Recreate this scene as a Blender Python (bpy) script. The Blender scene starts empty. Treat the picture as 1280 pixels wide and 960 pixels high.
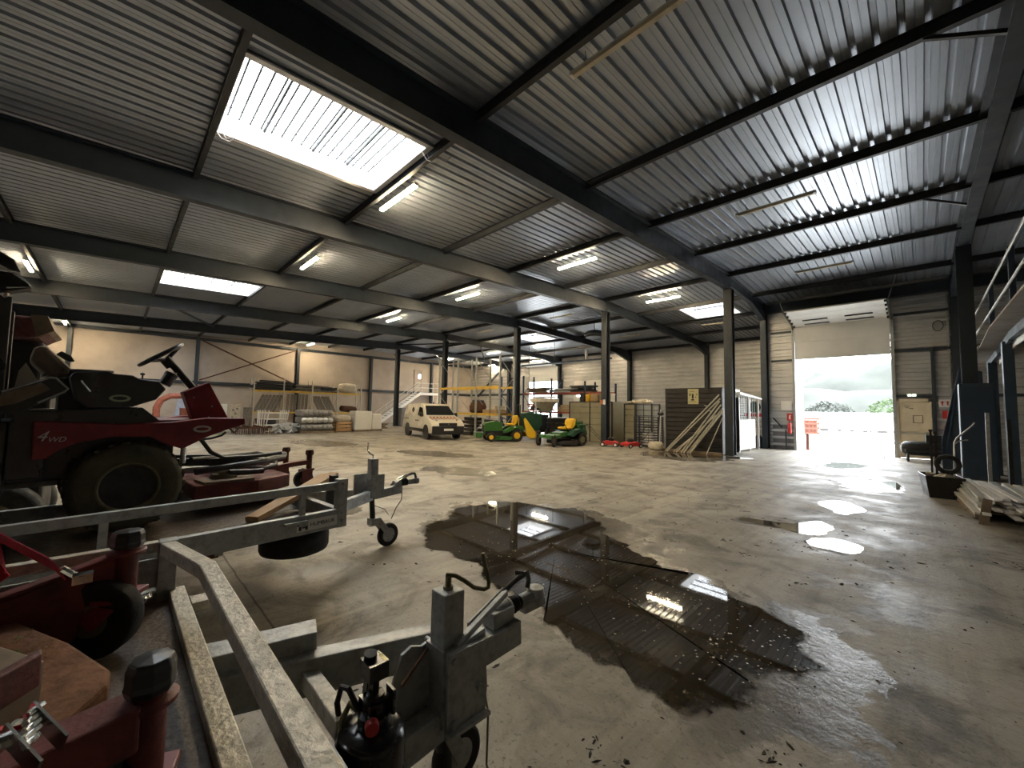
import bpy, math, random
from mathutils import Vector, Matrix, Euler, noise as mnoise
random.seed(7)
PI = math.pi
R = math.radians
scene = bpy.context.scene
COL = scene.collection

# ------------------------------------------------------------------ materials
def _nodes(name):
    m = bpy.data.materials.new(name); m.use_nodes = True
    nt = m.node_tree; nt.nodes.clear()
    out = nt.nodes.new('ShaderNodeOutputMaterial')
    b = nt.nodes.new('ShaderNodeBsdfPrincipled')
    nt.links.new(b.outputs[0], out.inputs[0])
    return m, nt, b

def N(nt, kind, **kw):
    n = nt.nodes.new(kind)
    for k, v in kw.items():
        if k.startswith('i_'):
            n.inputs[k[2:].replace('_', ' ')].default_value = v
        else:
            setattr(n, k, v)
    return n

def ramp(nt, fac, stops):
    r = nt.nodes.new('ShaderNodeValToRGB')
    e = r.color_ramp.elements
    while len(e) < len(stops): e.new(0.5)
    for i, (p, c) in enumerate(stops):
        e[i].position = p
        e[i].color = (c[0], c[1], c[2], 1) if not isinstance(c, (int, float)) else (c, c, c, 1)
    nt.links.new(fac, r.inputs[0])
    return r.outputs[0]

def mat(name, col, rough=0.5, metal=0.0, var=0.25, scale=6.0, bump=0.0, bscale=60.0, col2=None, spec=0.5, rvar=0.1, emit=None, estr=0.0, coat=0.0):
    m, nt, b = _nodes(name)
    tc = N(nt, 'ShaderNodeTexCoord')
    n = N(nt, 'ShaderNodeTexNoise', i_Scale=scale, i_Detail=5.0, i_Roughness=0.6)
    nt.links.new(tc.outputs['Object'], n.inputs['Vector'])
    c = col; d = col2 if col2 else tuple(max(0, x * (1 - var)) for x in col)
    e = tuple(min(1, x * (1 + var * 0.6)) for x in col)
    nt.links.new(ramp(nt, n.outputs[0], [(0.3, d), (0.52, c), (0.75, e)]), b.inputs['Base Color'])
    nt.links.new(ramp(nt, n.outputs[0], [(0.3, min(1, rough + rvar)), (0.7, max(0.02, rough - rvar))]), b.inputs['Roughness'])
    b.inputs['Metallic'].default_value = metal
    b.inputs['Specular IOR Level'].default_value = spec
    if coat: b.inputs['Coat Weight'].default_value = coat
    if bump:
        n2 = N(nt, 'ShaderNodeTexNoise', i_Scale=bscale, i_Detail=3.0)
        nt.links.new(tc.outputs['Object'], n2.inputs['Vector'])
        bp = N(nt, 'ShaderNodeBump', i_Strength=bump, i_Distance=0.01)
        nt.links.new(n2.outputs[0], bp.inputs['Height'])
        nt.links.new(bp.outputs[0], b.inputs['Normal'])
    if emit:
        b.inputs['Emission Color'].default_value = (*emit, 1)
        b.inputs['Emission Strength'].default_value = estr
    return m

M = {}
M['frame'] = mat('steel_frame_paint', (0.020, 0.028, 0.038), 0.5, 0.0, 0.2, 3.0)
M['purlin'] = mat('purlin_paint', (0.020, 0.022, 0.026), 0.5, 0.0, 0.25, 3.0)
M['roof'] = mat('galvanised_roof_sheet', (0.41, 0.45, 0.51), 0.36, 0.7, 0.08, 1.2, rvar=0.03)
M['clad'] = mat('ribbed_wall_cladding', (0.48, 0.48, 0.475), 0.38, 0.42, 0.15, 1.2)
M['dado'] = mat('grey_plinth_concrete', (0.20, 0.195, 0.20), 0.8, 0, 0.25, 2.0)
M['cream'] = mat('cream_door_paint', (0.62, 0.54, 0.40), 0.55, 0, 0.15, 2.0)
M['beige'] = mat('beige_block_wall', (0.43, 0.37, 0.315), 0.85, 0, 0.16, 0.7, 0.08, 12)
M['doorpanel'] = mat('white_sectional_door', (0.66, 0.65, 0.62), 0.5, 0, 0.1, 1.0)
M['galv'] = mat('galvanised_steel', (0.37, 0.38, 0.37), 0.48, 0.3, 0.3, 20.0, 0.25, 70)
M['galvcream'] = mat('weathered_galvanised_rail', (0.50, 0.47, 0.39), 0.5, 0.2, 0.30, 26.0, 0.6, 55)
M['alu'] = mat('bare_aluminium', (0.6, 0.6, 0.58), 0.4, 0.7, 0.2, 8.0)
M['chrome'] = mat('bright_steel', (0.7, 0.7, 0.68), 0.22, 1.0, 0.1, 20.0)
M['red'] = mat('red_mower_paint', (0.20, 0.016, 0.021), 0.45, 0, 0.35, 5.0, 0.05, 40, col2=(0.12, 0.014, 0.016))
M['redworn'] = mat('worn_red_deck_paint', (0.15, 0.028, 0.022), 0.6, 0, 0.5, 9.0, 0.3, 50, col2=(0.055, 0.018, 0.014))
M['redbright'] = mat('bright_red_plastic', (0.5, 0.03, 0.03), 0.45, 0, 0.15, 6.0)
M['black'] = mat('black_plastic', (0.020, 0.020, 0.021), 0.34, 0, 0.3, 8.0, 0.04, 80)
M['blacksat'] = mat('black_enamel', (0.012, 0.012, 0.013), 0.25, 0, 0.2, 8.0)
M['rubber'] = mat('rubber_tyre', (0.020, 0.019, 0.017), 0.85, 0, 0.35, 12.0, 0.3, 60)
M['mudtyre'] = mat('dusty_rubber_tyre', (0.080, 0.072, 0.045), 0.9, 0, 0.45, 7.0, 0.4, 50)
M['rim'] = mat('dusty_wheel_rim', (0.16, 0.14, 0.075), 0.6, 0.2, 0.35, 10.0)
M['deck'] = mat('wet_plywood_deck', (0.105, 0.080, 0.060), 0.55, 0, 0.35, 38.0, 0.35, 60)
M['wood'] = mat('bare_pine_timber', (0.42, 0.26, 0.12), 0.65, 0, 0.25, 7.0, 0.15, 30)
M['woodold'] = mat('grey_weathered_timber', (0.20, 0.15, 0.10), 0.8, 0, 0.35, 6.0, 0.2, 25)
M['oxide'] = mat('ochre_grass_caked_deck', (0.20, 0.085, 0.035), 0.85, 0, 0.45, 16.0, 0.6, 50)
M['clipping'] = mat('dried_grass_clippings', (0.15, 0.14, 0.035), 0.95, 0, 0.5, 30.0, 0.8, 120)
M['strap'] = mat('red_ratchet_webbing', (0.44, 0.012, 0.035), 0.7, 0, 0.2, 20.0, 0.3, 200)
M['vanwhite'] = mat('cream_white_van_paint', (0.68, 0.63, 0.50), 0.25, 0, 0.06, 1.0, coat=0.5)
M['glassdark'] = mat('dark_window_glass', (0.012, 0.014, 0.016), 0.06, 0, 0.1, 1.0)
M['whitepl'] = mat('white_plastic', (0.72, 0.71, 0.68), 0.45, 0, 0.1, 3.0)
M['whitefilm'] = mat('white_shrink_film', (0.70, 0.68, 0.63), 0.28, 0, 0.12, 4.0, 0.6, 9)
M['greymesh'] = mat('grey_film_wrapped_goods', (0.22, 0.21, 0.20), 0.35, 0.1, 0.5, 9.0, 0.8, 14)
M['green'] = mat('green_mower_paint', (0.030, 0.115, 0.022), 0.32, 0, 0.2, 3.0, coat=0.4)
M['greendark'] = mat('dark_green_plastic', (0.010, 0.050, 0.028), 0.45, 0, 0.2, 4.0)
M['yellow'] = mat('yellow_plastic', (0.72, 0.44, 0.02), 0.4, 0, 0.12, 4.0)
M['rackyellow'] = mat('yellow_rack_beam_paint', (0.62, 0.40, 0.05), 0.5, 0, 0.2, 3.0)
M['racknavy'] = mat('navy_rack_upright_paint', (0.022, 0.040, 0.075), 0.5, 0, 0.2, 4.0)
M['rackred'] = mat('red_rack_beam_paint', (0.30, 0.07, 0.045), 0.55, 0, 0.25, 4.0)
M['bluesteel'] = mat('dark_blue_steel', (0.035, 0.058, 0.092), 0.5, 0.1, 0.25, 3.0)
M['browncab'] = mat('dark_brown_steel_box', (0.020, 0.017, 0.016), 0.6, 0, 0.2, 3.0)
M['shed'] = mat('khaki_cladding_panel', (0.26, 0.24, 0.165), 0.6, 0.1, 0.15, 2.0)
M['card'] = mat('brown_cardboard', (0.36, 0.25, 0.14), 0.8, 0, 0.15, 5.0)
M['orange'] = mat('orange_paint', (0.50, 0.16, 0.07), 0.5, 0, 0.2, 4.0)
M['bluepl'] = mat('blue_tarpaulin', (0.28, 0.34, 0.48), 0.45, 0, 0.2, 5.0, 0.3, 20)
M['mudred'] = mat('mud_caked_red_paint', (0.13, 0.045, 0.04), 0.8, 0, 0.5, 9.0, 0.3, 40)
M['cageorange'] = mat('deep_orange_paint', (0.10, 0.022, 0.008), 0.6, 0, 0.2, 4.0)
M['flake'] = mat('pale_floating_flakes', (0.5, 0.48, 0.42), 0.3, 0, 0.2, 9.0)
M['badge'] = mat('pale_green_badge', (0.34, 0.38, 0.24), 0.5, 0, 0.1, 5.0)
M['coral'] = mat('faded_coral_paint', (0.30, 0.095, 0.065), 0.6, 0, 0.25, 6.0)
M['rust'] = mat('rusty_iron', (0.10, 0.045, 0.025), 0.9, 0.2, 0.5, 15.0, 0.4, 60)
M['sack'] = mat('pale_woven_sack', (0.55, 0.50, 0.40), 0.8, 0, 0.3, 7.0, 0.5, 20)
M['darkpile'] = mat('dark_plastic_sheeting', (0.018, 0.018, 0.021), 0.5, 0, 0.4, 6.0, 0.5, 20)
M['grate'] = mat('grey_grating_panels', (0.22, 0.20, 0.17), 0.7, 0.2, 0.45, 12.0)
M['white'] = mat('white_paint', (0.78, 0.77, 0.74), 0.45, 0, 0.08, 3.0)
M['paper'] = mat('faded_cream_poster', (0.55, 0.50, 0.28), 0.7, 0, 0.1, 5.0)
M['ink'] = mat('black_ink', (0.01, 0.01, 0.01), 0.6, 0, 0.1, 5.0)
M['letter'] = mat('pale_lettering', (0.55, 0.50, 0.45), 0.5, 0, 0.1, 5.0)
M['plaster'] = mat('pale_platform_board', (0.36, 0.33, 0.29), 0.7, 0, 0.25, 2.5)
M['led'] = mat('warm_led_diffuser', (0.9, 0.8, 0.6), 0.4, 0, 0.0, 1.0, emit=(1.0, 0.80, 0.50), estr=180.0)
M['lampoff'] = mat('unlit_lamp_diffuser', (0.55, 0.48, 0.33), 0.4, 0, 0.08, 3.0)
M['sky'] = mat('skylight_glazing', (0.8, 0.85, 0.9), 0.4, 0, 0.0, 1.0, emit=(0.90, 0.95, 1.0), estr=7.0)
M['exitlit'] = mat('lit_exit_sign', (0.8, 1, 0.8), 0.4, 0, 0.0, 1.0, emit=(0.75, 1.0, 0.72), estr=1.6)
M['yard'] = mat('pale_yard_concrete', (0.55, 0.53, 0.50), 0.8, 0, 0.1, 0.5)
M['hill'] = mat('pale_wooded_hill', (0.017, 0.020, 0.016), 0.95, 0, 0.35, 0.15, 0.8, 0.8)
M['leaf'] = mat('green_shrub_leaves', (0.022, 0.045, 0.008), 0.8, 0, 0.4, 2.0, 0.5, 6)
M['kerbgreen'] = mat('moss_dirt', (0.06, 0.055, 0.02), 0.95, 0, 0.4, 20.0)
M['dirt'] = mat('dark_dirt_crumbs', (0.035, 0.026, 0.018), 0.9, 0, 0.5, 20.0)
M['blister'] = mat('yellow_label', (0.7, 0.6, 0.2), 0.5, 0, 0.1, 5.0)
M['hose'] = mat('black_rubber_hose', (0.013, 0.013, 0.014), 0.5, 0, 0.3, 10.0)
M['darkmetal'] = mat('dark_greasy_steel', (0.03, 0.028, 0.026), 0.5, 0.4, 0.4, 10.0, 0.2, 60)

# ------------------------------------------------------------------ mesh builder
class MB:
    def __init__(s): s.v = []; s.f = []; s.smooth = False
    def add(s, vs, fs):
        o = len(s.v); s.v += [tuple(v) for v in vs]; s.f += [tuple(o + i for i in f) for f in fs]; return s
    def box(s, c, d, rot=None):
        x, y, z = d[0] / 2, d[1] / 2, d[2] / 2
        vs = [Vector((sx * x, sy * y, sz * z)) for sx in (-1, 1) for sy in (-1, 1) for sz in (-1, 1)]
        if rot is not None:
            q = rot if isinstance(rot, Matrix) else Euler(rot).to_matrix()
            vs = [q @ v for v in vs]
        c = Vector(c)
        return s.add([c + v for v in vs], [(0, 1, 3, 2), (4, 6, 7, 5), (0, 4, 5, 1), (2, 3, 7, 6), (0, 2, 6, 4), (1, 5, 7, 3)])
    def b2(s, lo, hi):
        return s.box([(a + b) / 2 for a, b in zip(lo, hi)], [abs(b - a) for a, b in zip(lo, hi)])
    def bar(s, p, q, w, h=None, up=(0, 0, 1), ext=0.0):
        h = h if h is not None else w
        p = Vector(p); q = Vector(q); d = (q - p); L = d.length; d.normalize()
        u = Vector(up)
        if abs(d.dot(u)) > 0.98: u = Vector((1, 0, 0))
        a = d.cross(u).normalized(); b = a.cross(d)
        rot = Matrix((a, d, b)).transposed()
        return s.box((p + q) / 2, (w, L + ext, h), rot)
    def cyl(s, p, q, r, n=14, r2=None):
        r2 = r if r2 is None else r2
        return s.tube([p, q], r, n, r2)
    def tube(s, pts, r, n=10, r2=None, cap=True, closed=False):
        pts = [Vector(p) for p in pts]; k = len(pts)
        t0 = (pts[1] - pts[0]).normalized()
        u = Vector((0, 0, 1)) if abs(t0.z) < 0.95 else Vector((1, 0, 0))
        a = t0.cross(u).normalized()
        vs = []; o = []
        for i, p in enumerate(pts):
            if closed: t = (pts[(i + 1) % k] - pts[i - 1]).normalized()
            elif i == 0: t = t0
            elif i == k - 1: t = (pts[i] - pts[i - 1]).normalized()
            else:
                t = ((pts[i + 1] - pts[i]).normalized() + (pts[i] - pts[i - 1]).normalized())
                t = t.normalized() if t.length > 1e-6 else t0
            a = (a - t * a.dot(t)); a.normalize(); b = t.cross(a)
            rr = r if r2 is None else r + (r2 - r) * i / (k - 1)
            for j in range(n):
                an = 2 * PI * j / n
                vs.append(p + (a * math.cos(an) + b * math.sin(an)) * rr)
        fs = []
        for i in range(k if closed else k - 1):
            for j in range(n):
                i2 = (i + 1) % k
                fs.append((i * n + j, i * n + (j + 1) % n, i2 * n + (j + 1) % n, i2 * n + j))
        if cap and not closed:
            fs.append(tuple(reversed(range(n)))); fs.append(tuple((k - 1) * n + j for j in range(n)))
        return s.add(vs, fs)
    def lathe(s, prof, c, axis=(0, 0, 1), n=24):
        ax = Vector(axis).normalized(); c = Vector(c)
        u = Vector((0, 0, 1)) if abs(ax.z) < 0.9 else Vector((1, 0, 0))
        a = ax.cross(u).normalized(); b = ax.cross(a)
        vs = []; k = len(prof)
        for (r, h) in prof:
            for j in range(n):
                an = 2 * PI * j / n
                vs.append(c + ax * h + (a * math.cos(an) + b * math.sin(an)) * r)
        fs = []
        for i in range(k - 1):
            for j in range(n):
                fs.append((i * n + j, i * n + (j + 1) % n, (i + 1) * n + (j + 1) % n, (i + 1) * n + j))
        ring = prof[0] == prof[-1]
        if prof[0][0] > 1e-4 and not ring: fs.append(tuple(reversed(range(n))))
        if prof[-1][0] > 1e-4 and not ring: fs.append(tuple((k - 1) * n + j for j in range(n)))
        return s.add(vs, fs)
    def prism(s, poly, axis, lo, hi):
        """poly in the two other axes (in xyz order), extruded along axis from lo to hi"""
        def pt(p, t):
            if axis == 'x': return (t, p[0], p[1])
            if axis == 'y': return (p[0], t, p[1])
            return (p[0], p[1], t)
        n = len(poly)
        vs = [pt(p, lo) for p in poly] + [pt(p, hi) for p in poly]
        fs = [tuple(range(n)), tuple(reversed(range(n, 2 * n)))] + [(i, i + n, (i + 1) % n + n, (i + 1) % n) for i in range(n)]
        return s.add(vs, fs)
    def ibeam(s, p, q, w, h, tf=0.03, tw=0.02, up=(0, 0, 1)):
        p = Vector(p); q = Vector(q); d = (q - p).normalized(); u = Vector(up)
        if abs(d.dot(u)) > 0.98: u = Vector((1, 0, 0))
        a = d.cross(u).normalized(); b = a.cross(d)
        x, y, t = w / 2, h / 2, tw / 2
        pr = [(-x, -y), (x, -y), (x, -y + tf), (t, -y + tf), (t, y - tf), (x, y - tf), (x, y), (-x, y), (-x, y - tf), (-t, y - tf), (-t, -y + tf), (-x, -y + tf)]
        vs = [p + a * i + b * j for i, j in pr] + [q + a * i + b * j for i, j in pr]
        n = 12
        fs = [(i, (i + 1) % n, (i + 1) % n + n, i + n) for i in range(n)]
        for k in (0, n):
            fs += [tuple(k + i for i in c) for c in ((0, 1, 2, 3, 10, 11), (3, 4, 9, 10), (4, 5, 6, 7, 8, 9))]
        return s.add(vs, fs)
    def shift(s, d):
        s.v = [(x + d[0], y + d[1], z + d[2]) for x, y, z in s.v]; return s
    def build(s, name, material, parent=None, smooth=False, bevel=0.0, ang=35):
        me = bpy.data.meshes.new(name); me.from_pydata(s.v, [], s.f); me.update()
        mats = material if isinstance(material, (list, tuple)) else [material]
        for m in mats: me.materials.append(M[m] if isinstance(m, str) else m)
        if smooth:
            me.shade_smooth(); me.set_sharp_from_angle(angle=R(ang))
        o = bpy.data.objects.new(name, me); COL.objects.link(o)
        if parent is not None: o.parent = parent
        if bevel:
            bv = o.modifiers.new('edge', 'BEVEL'); bv.width = bevel; bv.segments = 2; bv.limit_method = 'ANGLE'; bv.angle_limit = R(40)
        return o

def tag(o, label=None, cat=None, group=None, kind=None):
    if label: o['label'] = label
    if cat: o['category'] = cat
    if group: o['group'] = group
    if kind: o['kind'] = kind
    return o
def thing(name, label, cat, loc=(0, 0, 0), rz=0.0, group=None):
    o = bpy.data.objects.new(name, None); COL.objects.link(o)
    o.location = loc; o.rotation_euler = (0, 0, rz); o.empty_display_size = 0.1
    return tag(o, label, cat, group)
def struct(o, label=None): return tag(o, label, None, None, 'structure')
def copy_tree(o, parent=None):
    c = o.copy(); COL.objects.link(c)
    if parent is not None: c.parent = parent
    for ch in list(o.children): copy_tree(ch, c)
    return c
def again(o, loc, rz, label, group=None):
    c = copy_tree(o); c.location = loc; c.rotation_euler = (0, 0, rz); c['label'] = label
    if group: c['group'] = group
    return c
def text(name, body, size, material, parent, loc, rot, ext=0.002, align='CENTER', shear=0.0):
    cu = bpy.data.curves.new(name, 'FONT'); cu.body = body; cu.size = size; cu.extrude = ext
    cu.align_x = align; cu.align_y = 'CENTER'; cu.shear = shear
    o = bpy.data.objects.new(name, cu); COL.objects.link(o)
    bpy.context.view_layer.update()
    me = bpy.data.meshes.new_from_object(o.evaluated_get(bpy.context.evaluated_depsgraph_get()))
    bpy.data.objects.remove(o); o = bpy.data.objects.new(name, me); COL.objects.link(o)
    me.materials.clear(); me.materials.append(M[material]); o.location = loc; o.rotation_euler = rot
    if parent is not None: o.parent = parent
    return o
def tyre_profile(r, w, rim):
    h = w / 2
    return [(rim, -h * 0.8), (r * 0.86, -h), (r * 0.96, -h * 0.86), (r, -h * 0.55), (r, h * 0.55), (r * 0.96, h * 0.86), (r * 0.86, h), (rim, h * 0.8)]
def rim_profile(rim, w):
    h = w / 2
    return [(rim, -h * 0.8), (rim * 0.94, -h * 0.75), (rim * 0.86, -h * 0.3), (rim * 0.3, -h * 0.25), (rim * 0.28, -h * 0.5), (0, -h * 0.5), (0, h * 0.5), (rim * 0.28, h * 0.5), (rim * 0.3, h * 0.25), (rim * 0.86, h * 0.3), (rim * 0.94, h * 0.75), (rim, h * 0.8)]
def wheel(name, c, r, w, parent, axis=(1, 0, 0), rimr=None, tmat='rubber', rmat='rim', lugs=0, n=28):
    rimr = rimr or r * 0.55
    mb = MB(); pr = tyre_profile(r, w, rimr); mb.lathe(pr + [pr[0]], c, axis, n)
    if lugs:
        ax = Vector(axis).normalized(); u = Vector((0, 0, 1)); a = ax.cross(u).normalized()
        for i in range(lugs):
            an = 2 * PI * i / lugs
            for sgn in (-1, 1):
                d = a * math.cos(an + sgn * 0.08) + u * math.sin(an + sgn * 0.08)
                t = ax.cross(d)
                rot = Matrix((ax, t, d)).transposed() @ Euler((0, 0, sgn * 0.5)).to_matrix()
                mb.box(Vector(c) + d * (r + 0.002) + ax * (sgn * w * 0.24), (w * 0.42, r * 0.075, r * 0.05), rot)
    t = mb.build(name, tmat, parent, True, ang=50)
    MB().lathe(rim_profile(rimr, w), c, axis, n).build('rim', rmat, t, True)
    return t
# ------------------------------------------------------------------ geometry of the hall
RIDGE = 17.07
GX = [0.95, -5.25, -10.85, -17.0, -24.4, -31.4]
def zroof(y): return 7.18 + (0.0336 * (y - RIDGE) if y <= RIDGE else -0.037 * (y - RIDGE))
def zsoff(y): return zroof(y) - 0.66
XL, XR, YF, YB, YD = -38.0, 7.0, -16.0, 30.6, 22.3

# floor ------------------------------------------------------------------
def floor_material():
    m, nt, b = _nodes('worn_concrete_floor')
    L = nt.links.new
    tc = N(nt, 'ShaderNodeTexCoord'); P = tc.outputs['Object']
    def noise(sc, det=6, rough=0.6, dist=0.0):
        n = N(nt, 'ShaderNodeTexNoise', i_Scale=sc, i_Detail=det, i_Roughness=rough, i_Distortion=dist)
        L(P, n.inputs['Vector']); return n.outputs[0]
    def math_(op, a, b_=None, c=None):
        n = N(nt, 'ShaderNodeMath', operation=op)
        for i, x in enumerate((a, b_, c)):
            if x is None: continue
            if isinstance(x, (int, float)): n.inputs[i].default_value = x
            else: L(x, n.inputs[i])
        return n.outputs[0]
    def mix(f, a, b_, mode='MIX'):
        n = N(nt, 'ShaderNodeMix', data_type='RGBA', blend_type=mode)
        if isinstance(f, (int, float)): n.inputs[0].default_value = f
        else: L(f, n.inputs[0])
        for i, x in ((6, a), (7, b_)):
            if isinstance(x, tuple): n.inputs[i].default_value = (*x, 1)
            else: L(x, n.inputs[i])
        return n.outputs[2]
    base = ramp(nt, noise(0.32, 8, 0.62, 0.6), [(0.32, (0.215, 0.188, 0.150)), (0.5, (0.325, 0.292, 0.240)), (0.72, (0.41, 0.372, 0.31))])
    blotch = ramp(nt, noise(1.7, 7, 0.65, 0.8), [(0.34, 0.42), (0.50, 0.95), (0.75, 1.15)])
    c = mix(1.0, base, blotch, 'MULTIPLY')
    grit = ramp(nt, noise(30, 4, 0.7), [(0.30, 0.30), (0.43, 1.0), (1, 1.0)])
    c = mix(0.8, c, grit, 'MULTIPLY')
    crumbs = ramp(nt, noise(9.5, 5, 0.75, 1.5), [(0.30, 0.22), (0.37, 1.0), (1, 1.0)])
    c = mix(0.85, c, crumbs, 'MULTIPLY')
    # tyre-worn streaks running towards the big door
    mp = N(nt, 'ShaderNodeMapping'); mp.inputs['Scale'].default_value = (3.2, 0.22, 1); L(P, mp.inputs['Vector'])
    ns = N(nt, 'ShaderNodeTexNoise', i_Scale=1.0, i_Detail=6.0, i_Roughness=0.7); L(mp.outputs[0], ns.inputs['Vector'])
    streak = ramp(nt, ns.outputs[0], [(0.36, 0.50), (0.52, 1.0), (1, 1.0)])
    c = mix(0.6, c, streak, 'MULTIPLY')
    sep = N(nt, 'ShaderNodeSeparateXYZ'); L(P, sep.inputs[0]); X, Y = sep.outputs[0], sep.outputs[1]
    # cut joints in the slab: dark line across at y=.96, 6.7 m pitch; pale worn line at x=-3.26
    wob = math_('MULTIPLY', noise(3.0, 2), 0.03)
    jy = math_('ABSOLUTE', math_('SUBTRACT', math_('PINGPONG', math_('ADD', math_('SUBTRACT', Y, 0.945), wob), 3.35), 0.0))
    jm = ramp(nt, jy, [(0.0, 0.28), (0.006, 0.35), (0.011, 1.0)])
    c = mix(0.9, c, jm, 'MULTIPLY')
    jx = math_('ABSOLUTE', math_('ADD', X, 3.26)); jp = ramp(nt, jx, [(0.0, 0.35), (0.02, 0.3), (0.035, 0.0)])
    c = mix(jp, c, (0.44, 0.39, 0.30))
    # damp concrete around the standing water
    wet = None
    for (x, y, rx, ry, an) in [(-3.9, 4.3, 1.75, 1.25, 0.3), (-1.75, 3.35, 1.65, 0.95, -0.25), (-0.95, 3.2, 0.75, 0.95, 0), (-6.3, 15.4, 1.7, 1.7, 0.8), (-1.75, 7.05, 0.45, 0.22, 0.2), (-0.9, 12.9, 0.6, 1.1, 0), (-8.6, 6.5, 1.2, 0.6, 0.2), (-12.2, 8.2, 1.8, 0.7, 0.3), (-6.9, 2.6, 0.8, 0.4, 0.2), (-18.5, 6.5, 2.2, 1.0, 0.2)]:
        ca, sa = math.cos(an), math.sin(an)
        dx = math_('SUBTRACT', X, x); dy = math_('SUBTRACT', Y, y)
        u = math_('DIVIDE', math_('ADD', math_('MULTIPLY', dx, ca), math_('MULTIPLY', dy, sa)), rx)
        v = math_('DIVIDE', math_('SUBTRACT', math_('MULTIPLY', dy, ca), math_('MULTIPLY', dx, sa)), ry)
        d = math_('SQRT', math_('ADD', math_('MULTIPLY', u, u), math_('MULTIPLY', v, v)))
        wet = d if wet is None else math_('MINIMUM', wet, d)
    wet = math_('ADD', wet, math_('MULTIPLY', math_('SUBTRACT', noise(2.2, 7, 0.65), 0.5), 1.1))
    wm = ramp(nt, wet, [(0.80, 1.0), (1.0, 0.75), (1.12, 0.0)])
    c = mix(math_('MULTIPLY', wm, 0.62), c, (0.050, 0.040, 0.028))
    L(c, b.inputs['Base Color'])
    r = ramp(nt, noise(1.1, 8, 0.7, 0.5), [(0.36, 0.42), (0.5, 0.58), (0.7, 0.74)])
    r2 = mix(wm, r, (0.2, 0.2, 0.2))
    L(r2, b.inputs['Roughness'])
    b.inputs['Specular IOR Level'].default_value = 0.32
    bp = N(nt, 'ShaderNodeBump', i_Strength=0.6, i_Distance=0.014)
    hgt = math_('ADD', math_('MULTIPLY', noise(16, 6, 0.7), 0.6), noise(3.0, 4))
    L(hgt, bp.inputs['Height']); L(bp.outputs[0], b.inputs['Normal'])
    return m
M['floor'] = floor_material()

def water_material():
    m, nt, b = _nodes('standing_water_on_dirty_concrete'); L = nt.links.new
    out = [n for n in nt.nodes if n.type == 'OUTPUT_MATERIAL'][0]
    tc = N(nt, 'ShaderNodeTexCoord')
    def noise(sc, det, rough=0.7):
        n = N(nt, 'ShaderNodeTexNoise', i_Scale=sc, i_Detail=det, i_Roughness=rough); L(tc.outputs['Object'], n.inputs['Vector']); return n.outputs[0]
    n1, n2 = noise(2.0, 7.0), noise(17.0, 6.0)
    c = ramp(nt, n1, [(0.35, (0.018, 0.013, 0.008)), (0.55, (0.045, 0.034, 0.020)), (0.75, (0.095, 0.074, 0.046))])
    mx = N(nt, 'ShaderNodeMix', data_type='RGBA'); L(ramp(nt, n2, [(0.62, 0.0), (0.70, 0.55)]), mx.inputs[0])
    L(c, mx.inputs[6]); mx.inputs[7].default_value = (0.14, 0.12, 0.085, 1); L(mx.outputs[2], b.inputs['Base Color'])
    L(ramp(nt, n2, [(0.0, 0.025), (0.62, 0.025), (0.70, 0.30)]), b.inputs['Roughness'])
    b.inputs['IOR'].default_value = 1.5
    bp = N(nt, 'ShaderNodeBump', i_Strength=0.02, i_Distance=0.004); L(noise(5.0, 3.0), bp.inputs['Height']); L(bp.outputs[0], b.inputs['Normal'])
    # the film of water thins out to nothing at its ragged rim
    at = N(nt, 'ShaderNodeAttribute', attribute_name='depth')
    ad = N(nt, 'ShaderNodeMath', operation='ADD'); L(at.outputs['Fac'], ad.inputs[0])
    sc = N(nt, 'ShaderNodeMath', operation='MULTIPLY_ADD'); L(noise(6.0, 8.0, 0.75), sc.inputs[0]); sc.inputs[1].default_value = 1.5; sc.inputs[2].default_value = -0.75; L(sc.outputs[0], ad.inputs[1])
    tr = N(nt, 'ShaderNodeBsdfTransparent'); ms = N(nt, 'ShaderNodeMixShader')
    L(ramp(nt, ad.outputs[0], [(0.10, 0.0), (0.36, 1.0)]), ms.inputs[0]); L(tr.outputs[0], ms.inputs[1]); L(b.outputs[0], ms.inputs[2]); L(ms.outputs[0], out.inputs[0])
    return m
M['water'] = water_material()

MB().prism([(XL, YF), (XR, YF), (XR, YD + 0.1), (-5.3, YD + 0.1), (-5.3, YB + 0.1), (XL, YB + 0.1)], 'z', -0.2, 0.0).build('floor', 'floor')
struct(bpy.data.objects['floor'])

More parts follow.
